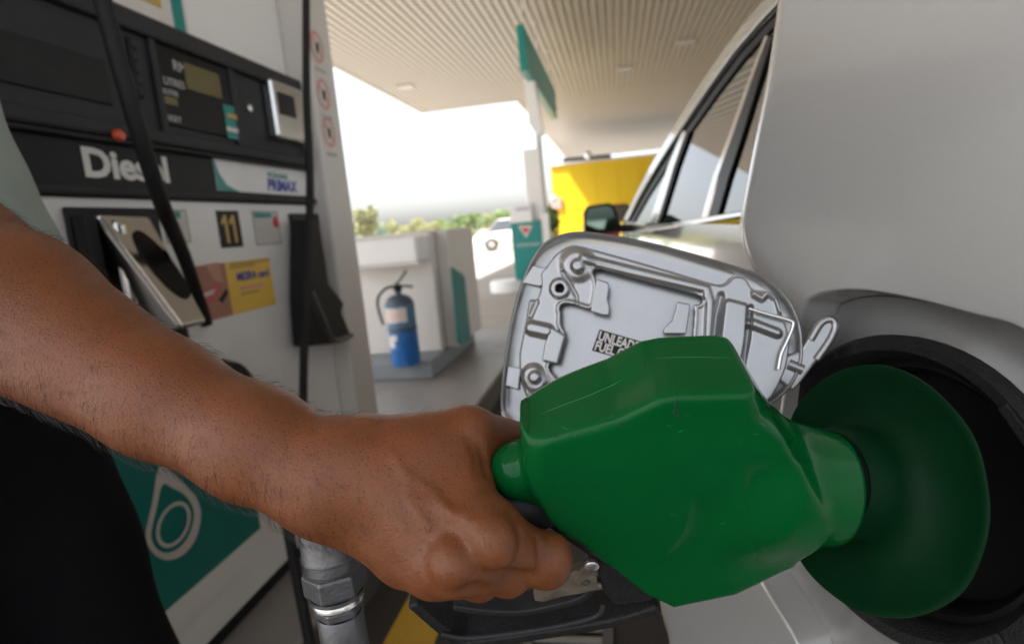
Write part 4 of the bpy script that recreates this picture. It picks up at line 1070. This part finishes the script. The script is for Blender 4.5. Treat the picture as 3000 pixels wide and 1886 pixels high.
uvw = lambda P: (P-NL)@NF.T
tk0, tk1 = uvw(npx(1518, 1376, .006)[None])[0], uvw(npx(1640, 1400, .0)[None])[0]
fold1 = [nuv(*q, HW) for q in ((2190, 1340), (2175, 1430), (2190, 1510), (2225, 1600), (2245, 1680))]
fold2 = [nuv(*q, HW) for q in ((2025, 1445), (2000, 1560), (1950, 1630))]
dent = nuv(1858, 1150, .01)
tri_d = nuv(1860, 1165, .015)
chamf = [nuv(2231, 1167, HW), nuv(2262, 1215, HW)]
def noz_sdf(P):
    Q = P; u, v, w = Q[:, 0], Q[:, 1], Q[:, 2]
    d2 = poly_sd(u, v, prof_n)
    hw = HW-.0028*sstep(-v, .0, .06)-.002*sstep(v, .02, .06)
    # long folds in the side and the dent on the shoulder
    sd_ = np.sign(w)
    fv = [q[1] for q in fold1][::-1]; fu = [q[0] for q in fold1][::-1]
    s1 = u-np.interp(v, fv, fu); win_ = sstep(v, fv[0]+.004, fv[0]+.03)*sstep(fv[-1]+.004-v, 0, .02)
    hw = hw+win_*(.0010*np.exp(-(s1/.0018)**2)-.0016*np.exp(-((s1-.013)/.010)**2))
    fv = [q[1] for q in fold2][::-1]; fu = [q[0] for q in fold2][::-1]
    s2 = u-np.interp(v, fv, fu); win_ = sstep(v, fv[0]-.01, fv[0]+.012)*sstep(fv[-1]+.004-v, 0, .02)
    hw = hw+win_*(.0006*np.exp(-(s2/.0020)**2)-.0008*np.exp(-((s2-.010)/.008)**2))
    d2 = d2+.0024*np.exp(-(((u-dent[0])/.011)**2+((w-.004)/.012)**2))*(v > 0)+.0016*np.exp(-(((u-dent[0]-.012)/.006)**2+((w+.012)/.01)**2))*(v > 0)
    d2 = d2-.0009*np.exp(-(((u-dent[0]+.035)/.014)**2))*(v > 0)
    # rounded tail end in plan
    tb = np.clip((prof_n[0][0]+.062-u)/.062, 0, 1); tf = np.clip((prof_n[0][0]+.014-u)/.014, 0, 1)
    hw = np.where(w < 0, hw*np.sqrt(1-.985*tb**2.3), hw*np.sqrt(1-.6*tf**2))
    d = smax(d2, np.abs(w)-hw, .0046)
    # end facets
    fc = (u-prof_n[6][0]+.004)*.72+(v-prof_n[6][1])*.35+(np.abs(w)-HW)*.62-.001-.05*sstep(prof_n[6][1]-.012-v, 0, .04)
    d = smax(d, fc, .006)
    nk = cone(Q, uvw(nk0[None])[0], uvw(nk1[None])[0], .0335, .0282)
    nk = smax(nk, u-uvw(nk1[None])[0][0], .004)
    d = smin(d, nk, .014)
    tk = cone(Q, tk0, tk1, .0148, .0165)
    d = smin(d, tk, .007)
    return d
P, Q = surface_nets(noz_sdf, (-.045, -.085, -.045), (.215, .085, .045), .0012)
P = relax(P, Q, 1, .4); W = NL+P@NF
nb_ = mk('body_cover', W, Q, 'green', noz, smooth=True)
# cracks, mould seam and pale scuffs lying on the surface
nbv = BVHTree.FromPolygons([tuple(q) for q in W], [tuple(int(k) for k in f) for f in Q])
v, f = joinv([surf_line(nbv, p, r, .4) for p, r in (([(1984, 1160), (1981, 1182), (1976, 1200), (1973, 1210)], .00055), ([(1972, 1206), (1984, 1220), (1989, 1215), (1994, 1230)], .0005), ([(1812, 1230), (1822, 1238), (1816, 1248)], .00035), ([(1884, 1045), (1891, 1066), (1888, 1082)], .00035), ([(1855, 1104), (1880, 1098), (1893, 1090)], .0003), ([(1610, 1276), (1625, 1279), (1640, 1275)], .00028))])
mk('crack', v, f, 'crack', noz)
v, f = joinv([surf_line(nbv, p, .00032, .55) for p in ([(1893, 1052), (1960, 1047), (2040, 1046), (2120, 1048), (2180, 1052), (2222, 1058)], [(1555, 1225), (1640, 1190), (1720, 1160), (1800, 1125), (1850, 1090)])])
mk('mould_seam', v, f, mat('seam_green', (.004, .13, .04), .25), noz)
rs = np.random.default_rng(21); sc_ = []
cl_ = [(1960, 1210), (1700, 1290), (2080, 1560), (2230, 1240)]
for k in range(14):
    c_ = cl_[k % 4]; x, y = c_[0]+rs.normal()*70, c_[1]+rs.normal()*38; L = rs.uniform(4, 26); a = rs.uniform(-.6, .9)
    sc_.append(surf_line(nbv, [(x, y), (x+L*math.cos(a)*.5, y+L*math.sin(a)*.5+rs.normal()), (x+L*math.cos(a), y+L*math.sin(a))], rs.uniform(.00007, .00016), .3))
v, f = joinv([q for q in sc_ if len(q[0])]); mk('scuff', v, f, mat('scuff_green', (.015, .12, .045), .4), noz)
# splash guard disc
DAX = U([.88, .41, -.28]); DCN = atD(2535, 1418, .338)
sg = lathe('splash_guard', DCN, DAX, [(.0235, -.026), (.0270, -.0255), (.0295, -.021), (.0300, -.009), (.0315, -.003), (.037, .0012), (.047, .0030), (.056, .0018), (.0625, -.0005), (.0655, -.0020), (.0668, -.0018), (.0670, -.0004), (.0640, .0020), (.056, .0050), (.04, .0055), (.02, .0055)], 'green_disc', noz, n=96, cap=False)
da_, db_ = frame(DAX)
for vv in sg.data.vertices:
    q = np.array(vv.co)+NL-DCN; x_, y_ = np.dot(q, da_), np.dot(q, db_); r_ = math.hypot(x_, y_); t_ = math.atan2(y_, x_); k_ = max(0, (r_-.042)/.025)
    off = DAX*(.0016*math.sin(2*t_+.6)+.0008*math.sin(5*t_+2)+.0004*math.sin(11*t_))*k_
    vv.co = Vector(q+off+DCN-NL)
lathe('spout_collar', DCN, DAX, [(.0262, -.034), (.0262, .01)], 'black', noz, n=40)
tube('spout', [npx(2440, 1425, 0), DCN-DAX*.005, DCN+DAX*.03, DCN+DAX*.06+np.array([0, 0, -.005])], .0115, 'zinc', noz, n=16)
# black metal body under the cover, handle, guard, trigger, ratchet
lowp = [(1540, 1450), (1650, 1515), (1720, 1570), (1800, 1650), (1955, 1738), (1905, 1764), (1800, 1778), (1765, 1735), (1745, 1650), (1690, 1610), (1640, 1575), (1560, 1520)]
prism('lower_body', [npx(a, b, .012) for a, b in lowp], -nw*.026, 'rubber', noz, bevel=.003, seg=3)
tube('handle', [npx(1600, 1450, 0), atD(1450, 1490, .318), atD(1280, 1500, .325), atD(1100, 1490, .338), atD(985, 1500, .352)], .0165, 'dark', noz, n=16)
def flatbar(name, pts, w0_, w1_, thick, m, bev=.0012):
    Pn = catmull([np.append(nuv(a, b, 0), 0) for a, b in pts], 5); L = []; R_ = []
    for i, p in enumerate(Pn):
        d = Pn[min(i+1, len(Pn)-1)]-Pn[max(i-1, 0)]; d = d/np.linalg.norm(d); nn = np.array([-d[1], d[0]])
        L.append(p[:2]+nn*thick/2); R_.append(p[:2]-nn*thick/2)
    n = len(Pn); v = [nW(q[0], q[1], w0_) for q in L+R_]+[nW(q[0], q[1], w1_) for q in L+R_]; f = []
    for i in range(n-1):
        f += [(i+1, i, n+i, n+i+1), (2*n+i, 2*n+i+1, 3*n+i+1, 3*n+i), (i, i+1, 2*n+i+1, 2*n+i), (n+i+1, n+i, 3*n+i, 3*n+i+1)]
    f += [(n, 0, 2*n, 3*n), (n-1, 2*n-1, 4*n-1, 3*n-1)]
    o = mk(name, v, f, m, noz, bevel=bev, seg=3); return o
flatbar('trigger_guard', [(1215, 1725), (1290, 1792), (1350, 1838), (1400, 1842), (1520, 1825), (1680, 1800), (1820, 1772), (1925, 1738)], -.012, .011, .0078, 'rubber', .002)
flatbar('guard_rail', [(1300, 1800), (1370, 1812), (1480, 1802), (1640, 1776), (1740, 1748), (1762, 1715)], .0113, .0135, .0028, 'dark2', .0008)
flatbar('trigger', [(1330, 1752), (1420, 1765), (1520, 1768), (1600, 1755), (1700, 1728), (1740, 1690)], -.008, .007, .0052, 'dark', .0015)
rt = MT['ratchet'] = mat('worn_ratchet', (.15, .13, .10), .5, metal=.3, var=.3, scale=120, dirt=.8, dirtcol=(.06, .035, .02), dscale=70)
prism('ratchet', [npx(a, b, .0125) for a, b in ((1562, 1738), (1572, 1716), (1600, 1706), (1650, 1700), (1668, 1680), (1720, 1664), (1748, 1672), (1752, 1728), (1700, 1740), (1650, 1748), (1590, 1764), (1566, 1760))], -nw*.006, 'ratchet', noz, bevel=.001)
lathe('rivet', npx(1716, 1704, .0126), nw, [(.0024, 0), (.0021, .0012), (.001, .0016), (0, .0016)], 'zinc', noz, n=14)
prism('ratchet_arm', [npx(a, b, .0130) for a, b in ((1680, 1700), (1700, 1668), (1722, 1640), (1745, 1640), (1752, 1660), (1730, 1680), (1700, 1718))], -nw*.004, 'ratchet', noz, bevel=.001)
lathe('screw', npx(1733, 1652, .0132), nw, [(.0042, 0), (.0040, .0018), (.0030, .0026), (.0, .0026)], 'bright_zinc', noz, n=18)
# swivel coupling and its hose
sw0 = atD(950, 1500, .362); dn = U(np.array([.01, .0, -1.0])); R0 = .0168
def dz_(py): return (np.dot(atD(955, py, .362)-sw0, dn))
h_ = lambda py: dz_(py)
cpl = lathe('swivel', sw0, dn, [(.006, -.004), (R0*.7, .0), (R0*.95, .006), (R0*1.0, h_(1560)), (R0*1.0, h_(1622)), (R0*1.03, h_(1626)), (R0*1.03, h_(1634)), (R0*.94, h_(1640)), (R0*.95, h_(1668)), (R0*1.05, h_(1674))], 'zinc', noz, n=40)
def hexnut(name, z0, z1, R, m, tw=.2):
    v, f = lathe_geo(sw0, dn, [(R*.93, z0), (R, z0+.0015), (R, z1-.0015), (R*.93, z1)], 6); return mk(name, v, f, m, noz, bevel=.0012, seg=2)
hexnut('swivel_nut', h_(1675), h_(1752), R0*1.13, 'zinc')
lathe('seal_ring', sw0, dn, [(R0*.98, h_(1753)), (R0*.98, h_(1764)), (R0*.80, h_(1776))], 'zinc', noz, n=32)
lathe('bright_ring', sw0, dn, [(R0*.90, h_(1765)), (R0*.93, h_(1768)), (R0*.93, h_(1784)), (R0*.88, h_(1788))], 'bright_zinc', noz, n=32)
hexnut('hose_nut', h_(1789), h_(1822), R0*.92, 'zinc')
lathe('ferrule', sw0, dn, [(R0*.80, h_(1823)), (R0*.84, h_(1828)), (R0*.84, h_(1990)), (R0*.78, h_(2000))], 'zinc', noz, n=32)
he = sw0+dn*h_(1990)
tube('hose', [he, he+np.array([0, .0, -.12]), he+np.array([-.03, .1, -.42]), he+np.array([-.2, .35, -.72]), he+np.array([-.5, .75, -.80]), np.array([-.82, 1.25, .30]), np.array([-.88, 1.32, .66]), np.array([-.96, 1.38, .83]), np.array([-1.05, 1.42, .86])], .0135, 'rubber', noz, n=14, sub=12)

# ================================================================== PERSON
per = thing('person', 'person in pale shirt and black trousers squeezing the green nozzle', 'person', (-.66, .42, 0))
J = lambda px, py, D: atD(px, py, D).astype(np.float32)
elb = J(-190, 782, .355); sho = np.array([-.640, .255, 1.385], np.float32)
f1, f2, f3, wr = J(40, 911, .338), J(474, 1163, .319), J(748, 1299, .307), J(978, 1394, .300)
wR, wU = J(1040, 1372, .300), J(1000, 1455, .304)
mI, mM, mR, mP = J(1420, 1572, .279), J(1342, 1640, .278), J(1272, 1655, .285), J(1192, 1622, .297)
pI, pM, pR, pP = J(1598, 1642, .297), J(1488, 1676, .294), J(1405, 1695, .306), J(1298, 1688, .318)
dI, dM, dR, dP = J(1592, 1655, .328), J(1488, 1680, .326), J(1412, 1690, .334), J(1310, 1690, .340)
tI, tM, tR, tP = J(1555, 1620, .345), J(1455, 1650, .345), J(1365, 1650, .350), J(1280, 1655, .352)
tc_, tm, ti, tt = J(1120, 1352, .306), J(1368, 1276, .313), J(1535, 1300, .340), J(1650, 1350, .352)
def arm_core(p):
    p = np.asarray(p, np.float32)
    d = cone(p, elb, f1, .0445, .0425)
    d = smin(d, cone(p, elb+U(sho-elb).astype(np.float32)*.03, elb, .044, .045), .02)
    d = smin(d, cone(p, f1, f2, .0425, .0296), .012)
    d = smin(d, cone(p, f2, f3, .0296, .0266), .012)
    d = smin(d, cone(p, f3, wr, .0266, .0242), .014)
    # palm and back of the hand
    h = cone(p, wR, mI, .0185, .0142)
    h = smin(h, cone(p, wR, mM, .0190, .0146), .009)
    h = smin(h, cone(p, wU, mR, .0180, .0138), .009)
    h = smin(h, cone(p, wU, mP, .0170, .0125), .010)
    h = smin(h, cone(p, mI, mP, .0130, .0120), .010)
    h = smin(h, cone(p, J(1180, 1420, .300), J(1300, 1550, .294), .020, .016), .014)
    d = smin(d, h, .018)
    # thumb with its web
    t = cone(p, tc_, tm, .0190, .0148)
    t = smin(t, cone(p, tm, ti, .0148, .0112), .006)
    t = smin(t, cone(p, ti, tt, .0108, .0092), .004)
    d = smin(d, t, .020)
    d = smin(d, cone(p, J(1335, 1385, .301), J(1400, 1525, .284), .0085, .0120), .012)
    d = smin(d, cone(p, J(1250, 1350, .304), J(1345, 1410, .299), .016, .0105), .018)
    # fingers
    def finger(a, b, c, e, r):
        q = cone(p, a, b, r[0], r[1]); q = smin(q, cone(p, b, c, r[1], r[2]), .004); return smin(q, cone(p, c, e, r[2], r[3]), .004)
    fi = finger(mI, pI, dI, tI, (.0155, .0120, .0096, .0084))
    fi = smin(fi, cone(p, pI, pI+(mI-pI)*.12, .0120, .0120), .004)
    fm = finger(mM, pM, dM, tM, (.0138, .0108, .0094, .0084))
    fr = finger(mR, pR, dR, tR, (.0130, .0102, .0090, .0080))
    fp = finger(mP, pP, dP, tP, (.0120, .0092, .0080, .0072))
    fg = smin(smin(fi, fm, .0012), smin(fr, fp, .0012), .0012)
    d = smin(d, fg, .0085)
    # knuckles and tendons
    cdir = lambda a, k: a+U(C0-a).astype(np.float32)*k
    for a, r in ((mI, .0105), (mM, .0104), (mR, .0090)):
        d = smin(d, cone(p, cdir(a, .0092), cdir(a, .0094)+np.float32(1e-5), r, r), .005)
    for a, b in ((wR, mI), (wR, mM), (wU, mR)):
        m = a*.45+b*.55
        d = smin(d, cone(p, cdir(m, .0140), cdir(b, .0150), .0018, .0034), .007)
    # ulna head
    d = smin(d, cone(p, cdir(J(915, 1440, .306), .012), cdir(J(900, 1432, .306), .012), .012, .012), .02)
    return d
def on_arm(px, py):
    """walk a pixel ray until it meets the arm"""
    r = ray(px, py); D = .2
    for _ in range(40):
        d_ = float(arm_core((C0+r*D)[None].astype(np.float32))[0])
        if d_ < 2e-5: break
        D += d_/np.linalg.norm(r)*.95
        if D > .5: return None
    return C0+r*D
def trace(pts):
    P = [on_arm(*q[:2]) for q in catmull([np.array([a, b, 0.0]) for a, b in pts], 3)]
    return [p for p in P if p is not None]
# (pixel path, radius, depth or height, softness)
CARVE = [(trace(q), r, r+k/4-t, k) for q, r, t, k in (
    ([(1392, 1632), (1432, 1668), (1500, 1692), (1560, 1702)], .0034, .0015, .0035), ([(1290, 1694), (1345, 1724), (1420, 1738)], .0034, .0013, .0035),
    ([(1250, 1490), (1315, 1565), (1372, 1622)], .0070, .0006, .004), ([(1190, 1530), (1250, 1600), (1300, 1660)], .0070, .0005, .004),
    ([(1400, 1290), (1424, 1330), (1432, 1385)], .0028, .0007, .002), ([(1380, 1280), (1402, 1330), (1412, 1385)], .0028, .0005, .002),
    ([(1505, 1535), (1524, 1580), (1520, 1640)], .0040, .0006, .003), ([(1585, 1585), (1592, 1630), (1582, 1685)], .0024, .0005, .002))]
RAISE = [(trace(q), r, r+k/4-t, k) for q, r, t, k in (
    ([(1438, 1565), (1450, 1598)], .0085, .0012, .005), ([(1312, 1632), (1332, 1658)], .0075, .0010, .005), ([(1620, 1605), (1626, 1648)], .0070, .0006, .004),
    ([(1150, 1330), (1195, 1395), (1262, 1440), (1325, 1515)], .0018, .00035, .002), ([(1195, 1395), (1205, 1470), (1255, 1545)], .0018, .0003, .002))]
def arm_sdf(p):
    p = np.asarray(p, np.float32); d = arm_core(p)
    near = np.abs(d) < .012
    if near.any():
        q = p[near]; dd = d[near]
        for P_, r, o, k in CARVE:
            for a, b in zip(P_[:-1], P_[1:]):
                e = U(C0-a)*o; dd = smax(dd, -cone(q, a+e, b+e, r, r), k)
        for P_, r, o, k in RAISE:
            for a, b in zip(P_[:-1], P_[1:]):
                e = U(C0-a)*o; dd = smin(dd, cone(q, a-e, b-e, r, r), k)
        d[near] = dd
    return d
lo = np.min([elb, tt, tP, mM, wr, pI], 0)-.075; hi = np.max([elb, tt, tP, mM, wr, pI, tm], 0)+.075
P, Q = surface_nets(arm_sdf, lo, hi, .0014)
P = relax(P, Q, 2, .5)
armP, armQ = P, Q
# the rest of the body (out of the picture): head, neck, torso, other arm
S2 = np.array([-.83, .575, 1.385], np.float32)
OFF = np.array([-.030, -.105, 0], np.float32)
B2 = np.array([-.90, .74, 1.10]); H2 = np.array([-.87, .75, .86])
def rest_sdf(p):
    p = p-OFF
    q = p.copy(); q[:, 1] = (q[:, 1]-.525)*.66+.525
    d = cone(q, (-.675, .525, .98), (-.665, .525, 1.30), .095, .095)
    d = smin(d, cone(p, sho-OFF, S2-OFF, .055, .055), .04)
    d = smin(d, cone(p, sho-OFF, elb-OFF, .052, .0435), .03)
    d = smin(d, cone(p, (-.64, .525, 1.36), (-.62, .525, 1.52), .056, .052), .03)
    A = np.eye(3)
    d = smin(d, ell(p, (-.61, .525, 1.635), A, (.092, .074, .115)), .02)
    d = smin(d, ell(p, (-.575, .525, 1.575), A, (.06, .05, .05)), .03)
    d = smin(d, cone(p, (-.522, .525, 1.635), (-.503, .525, 1.598), .008, .013), .012)
    for s in (-1, 1):
        d = smin(d, ell(p, (-.62, .525+s*.074, 1.62), A, (.02, .009, .032)), .006)
        d = smax(d, -(np.sqrt(((p-np.array([-.517, .525+s*.032, 1.64], np.float32))**2).sum(1))-.016), .008)
    d = smin(d, cone(p, (-.522, .507, 1.560), (-.522, .543, 1.560), .007, .007), .006)
    d = smin(d, cone(p, S2-OFF, B2, .05, .04), .03)
    d = smin(d, cone(p, B2, H2, .038, .028), .02)
    d = smin(d, cone(p, H2, H2+np.array([.015, -.005, -.07]), .034, .026), .02)
    for k in range(4):
        a = H2+np.array([.005+.018*(k-1.5), -.005, -.07]); d = smin(d, cone(p, a, a+np.array([.012, -.004, -.045]), .0095, .009), .006); d = smin(d, cone(p, a+np.array([.012, -.004, -.045]), a+np.array([.008, -.02, -.075]), .009, .0075), .004)
    d = smin(d, cone(p, H2+np.array([.02, -.02, -.03]), H2+np.array([.045, -.038, -.085]), .012, .009), .008)
    for s in (.425, .625):
        d = smin(d, cone(p, (-.65, s, .95), (-.56, s, .52), .085, .055), .03)
        d = smin(d, cone(p, (-.56, s, .52), (-.605, s, .09), .052, .036), .02)
        d = smin(d, cone(p, (-.60, s, .045), (-.46, s-.01, .035), .04, .034), .02)
    return d
P2, Q2 = surface_nets(rest_sdf, (-1.06, .12, -.01), (-.33, .80, 1.78), .009)
P2 = relax(P2, Q2, 1, .4)
AP = np.vstack([armP, P2]); AQ = np.vstack([armQ, Q2+len(armP)])
bo_ = mk('body', AP, AQ, 'skin', per, smooth=True)
# clothes
def shirt_sdf(p):
    p = p-OFF
    q = p.copy(); q[:, 1] = (q[:, 1]-.525)*.66+.525
    d = cone(q, (-.628, .525, .99), (-.650, .525, 1.16), .128, .122)
    d = smin(d, cone(q, (-.650, .525, 1.16), (-.640, .525, 1.36), .122, .105), .05)
    d = smin(d, cone(p, sho-OFF, S2-OFF, .066, .066), .05)
    d = smin(d, cone(p, (-.64, .525, 1.38), (-.635, .525, 1.44), .066, .062), .02)
    sh_, el_ = sho-OFF, elb-OFF; e2 = sh_+(el_-sh_)*.55
    s1 = cone(p, sh_, e2, .062, .062); ax = U(el_-sh_).astype(np.float32); s1 = smax(s1, (p-e2)@ax, .006)
    b2 = B2.astype(np.float32); S2_ = S2-OFF; e3 = S2_+(b2-S2_)*.6
    s2 = cone(p, S2_, e3, .064, .066); ax2 = U(b2-S2_).astype(np.float32); s2 = smax(s2, (p-e3)@ax2, .006)
    d = smin(smin(d, s1, .03), s2, .03)
    d = d+.0025*np.sin(p[:, 2]*55+p[:, 1]*30)*np.sin(p[:, 1]*48-p[:, 2]*12)
    d = smax(d, -(p[:, 2]-1.085), .004); d = smax(d, p[:, 2]-1.455, .004)
    return d
P, Q = surface_nets(shirt_sdf, (-1.08, .12, .94), (-.40, .80, 1.50), .0055)
shm = mk('shirt', relax(P, Q, 2), Q, 'shirt', per, smooth=True)
for k in range(4):
    zc = 1.05+k*.085
    # button on the placket, found on the shirt front
    cand = P[(abs(P[:, 2]-zc) < .006) & (abs(P[:, 1]-.43) < .006)]
    if len(cand):
        c = cand[np.argmax(cand[:, 0])]; lathe('button', c+np.array([.0005, 0, 0]), (1, 0, .05), [(.0058, -.002), (.0058, .002), (.004, .003), (0, .0022)], 'button', shm, n=16)
def tr_sdf(p):
    p = p-OFF
    q = p.copy(); q[:, 1] = (q[:, 1]-.525)*.66+.525
    d = cone(q, (-.685, .525, .90), (-.650, .525, 1.10), .128, .132)
    for s in (.43, .625):
        d = smin(d, cone(p, (-.650, s, .93), (-.550, s, .52), .108, .080), .03)
        d = smin(d, cone(p, (-.550, s, .52), (-.600, s, .08), .080, .064), .02)
    d = smax(d, p[:, 2]-1.105, .006); d = smax(d, -(p[:, 2]-.07), .004)
    return d+.003*np.sin(p[:, 2]*34+p[:, 1]*20)
P, Q = surface_nets(tr_sdf, (-.90, .14, .04), (-.40, .72, 1.13), .008)
mk('trousers', relax(P, Q, 2), Q, 'trousers', per, smooth=True)
for s in (.425, .625):
    def shoe(p):
        p = p-OFF
        return smax(smin(cone(p, (-.62, s, .05), (-.44, s-.01, .04), .05, .042), cone(p, (-.60, s, .06), (-.60, s, .10), .05, .05), .02), -(p[:, 2]-.002), .004)
    P, Q = surface_nets(shoe, (-.78, s-.19, -.01), (-.40, s-.02, .18), .006); mk('shoe', relax(P, Q, 1), Q, 'rubber', per, smooth=True)
def hair_sdf(p):
    p = p-OFF
    d = ell(p, (-.622, .525, 1.658), np.eye(3), (.098, .083, .105)); d = smax(d, -(p[:, 2]-1.60), .01); d = smax(d, p[:, 0]+p[:, 2]*-.35+1.115, .01)
    return d+.002*np.sin(p[:, 0]*300)*np.sin(p[:, 1]*280)
P, Q = surface_nets(hair_sdf, (-.81, .30, 1.56), (-.54, .56, 1.80), .004); mk('hair', P, Q, 'hair', per, smooth=True)
for s in (-1, 1):
    lathe('eye', (-.558, .42+s*.032, 1.64), (1, 0, 0), [(.012, 0), (.0105, .006), (.006, .0105), (0, .012)], 'eye', per, n=16)
# fine dark hairs on forearm and hand, real strands
T = armP[armQ]; ce_ = T.mean(1); nr = np.cross(T[:, 2]-T[:, 0], T[:, 3]-T[:, 1]); nl = np.linalg.norm(nr, axis=1); nr = nr/np.maximum(nl, 1e-12)[:, None]
cc_ = (ce_-C0)@RM; pxs = CX+F*cc_[:, 0]/-cc_[:, 2]; pys = CY-F*cc_[:, 1]/-cc_[:, 2]
facing = (nr*(C0-ce_)).sum(1)/np.linalg.norm(C0-ce_, axis=1)
prb = nl*((facing > -.35) & (pxs > -250) & (pxs < 1420))
axd = U(wr-f1); low_w = np.clip((pys-(700+.5*pxs))/350, 0, 1)
prb = prb*np.where(pxs < 1050, .75+.7*np.clip((pys-(880+.47*pxs))/260, 0, 1), .35*(pxs < 1420))
prb = prb/prb.sum()
NHAIR = 2800
pick = RNG.choice(len(ce_), NHAIR, p=prb)
V = []; FC = []
for i in pick:
    o = ce_[i]+RNG.normal(size=3)*.0004; n = nr[i]
    und = np.clip((pys[i]-(880+.47*pxs[i]))/260, 0, 1)
    L = (RNG.uniform(.0022, .0050) if pxs[i] > 1000 else RNG.uniform(.0035, .0075)+.0022*und*RNG.uniform(.4, 1.2))
    dr_ = axd*RNG.uniform(.35, 1.0)+np.array([0, 0, -1])*(.35+.7*und)+RNG.normal(size=3)*.22
    dr_ = dr_-n*np.dot(dr_, n); dr_ = U(dr_)
    r = .000062*RNG.uniform(.7, 1.25); side = np.cross(dr_, n); k0 = len(V); curl = RNG.normal()*.25
    for k, (t, rr) in enumerate(((0, 1.3), (.35, 1), (.7, .75), (1, .25))):
        p = o+dr_*L*t+n*(L*.42*math.sin(t*2.0))+side*L*curl*t*t
        V += [p+side*r*rr, p-side*r*.5*rr+n*r*rr*.8, p-side*r*.5*rr-n*r*rr*.8]
    for k in range(3):
        for a in range(3): b = (a+1) % 3; FC.append((k0+3*k+a, k0+3*k+b, k0+3*k+3+b, k0+3*k+3+a))
hr = mk('arm_hair', V, FC, 'hair', per); hr['kind'] = 'stuff'

# skin creases on knuckles, web and wrist
abv = BVHTree.FromPolygons([tuple(q) for q in armP], [tuple(int(k) for k in f) for f in armQ])
rs = np.random.default_rng(5); L = []
def arcs(cx, cy, rx, ry, a0, a1, n, spread, r=.00016):
    for k in range(n):
        f_ = 1+spread*(k-(n-1)/2)/max(1, n-1); t0 = a0+rs.uniform(-.15, .15); t1 = a1+rs.uniform(-.15, .15)
        L.append(surf_line(abv, [(cx+rx*f_*math.cos(t)+rs.normal()*1.2, cy+ry*f_*math.sin(t)+rs.normal()*1.2) for t in np.linspace(t0, t1, 6)], r*rs.uniform(.7, 1.2), .75))
arcs(1455, 1590, 42, 48, -1.3, 1.3, 4, .9); arcs(1440, 1590, 40, 50, 1.9, 4.2, 4, .9)
arcs(1365, 1700, 60, 26, .3, 2.8, 5, .9); arcs(1560, 1620, 26, 48, -1.2, 1.2, 4, .9, .00018); arcs(1632, 1635, 22, 44, -1.2, 1.2, 3, .7)
arcs(1400, 1330, 46, 34, -.9, 1.3, 5, 1.1, .0002); arcs(1310, 1650, 34, 34, 2.0, 4.4, 3, .8)
for k in range(5): L.append(surf_line(abv, [(1040+k*16+rs.normal()*4, 1245+rs.uniform(0, 20)), (1030+k*16, 1290), (1022+k*15+rs.normal()*5, 1340+rs.uniform(0, 40))], .00014, .75))
v, f = joinv([q for q in L if len(q[0])]); mk('skin_crease', v, f, mat('crease_brown', (.07, .024, .012), .6), per)
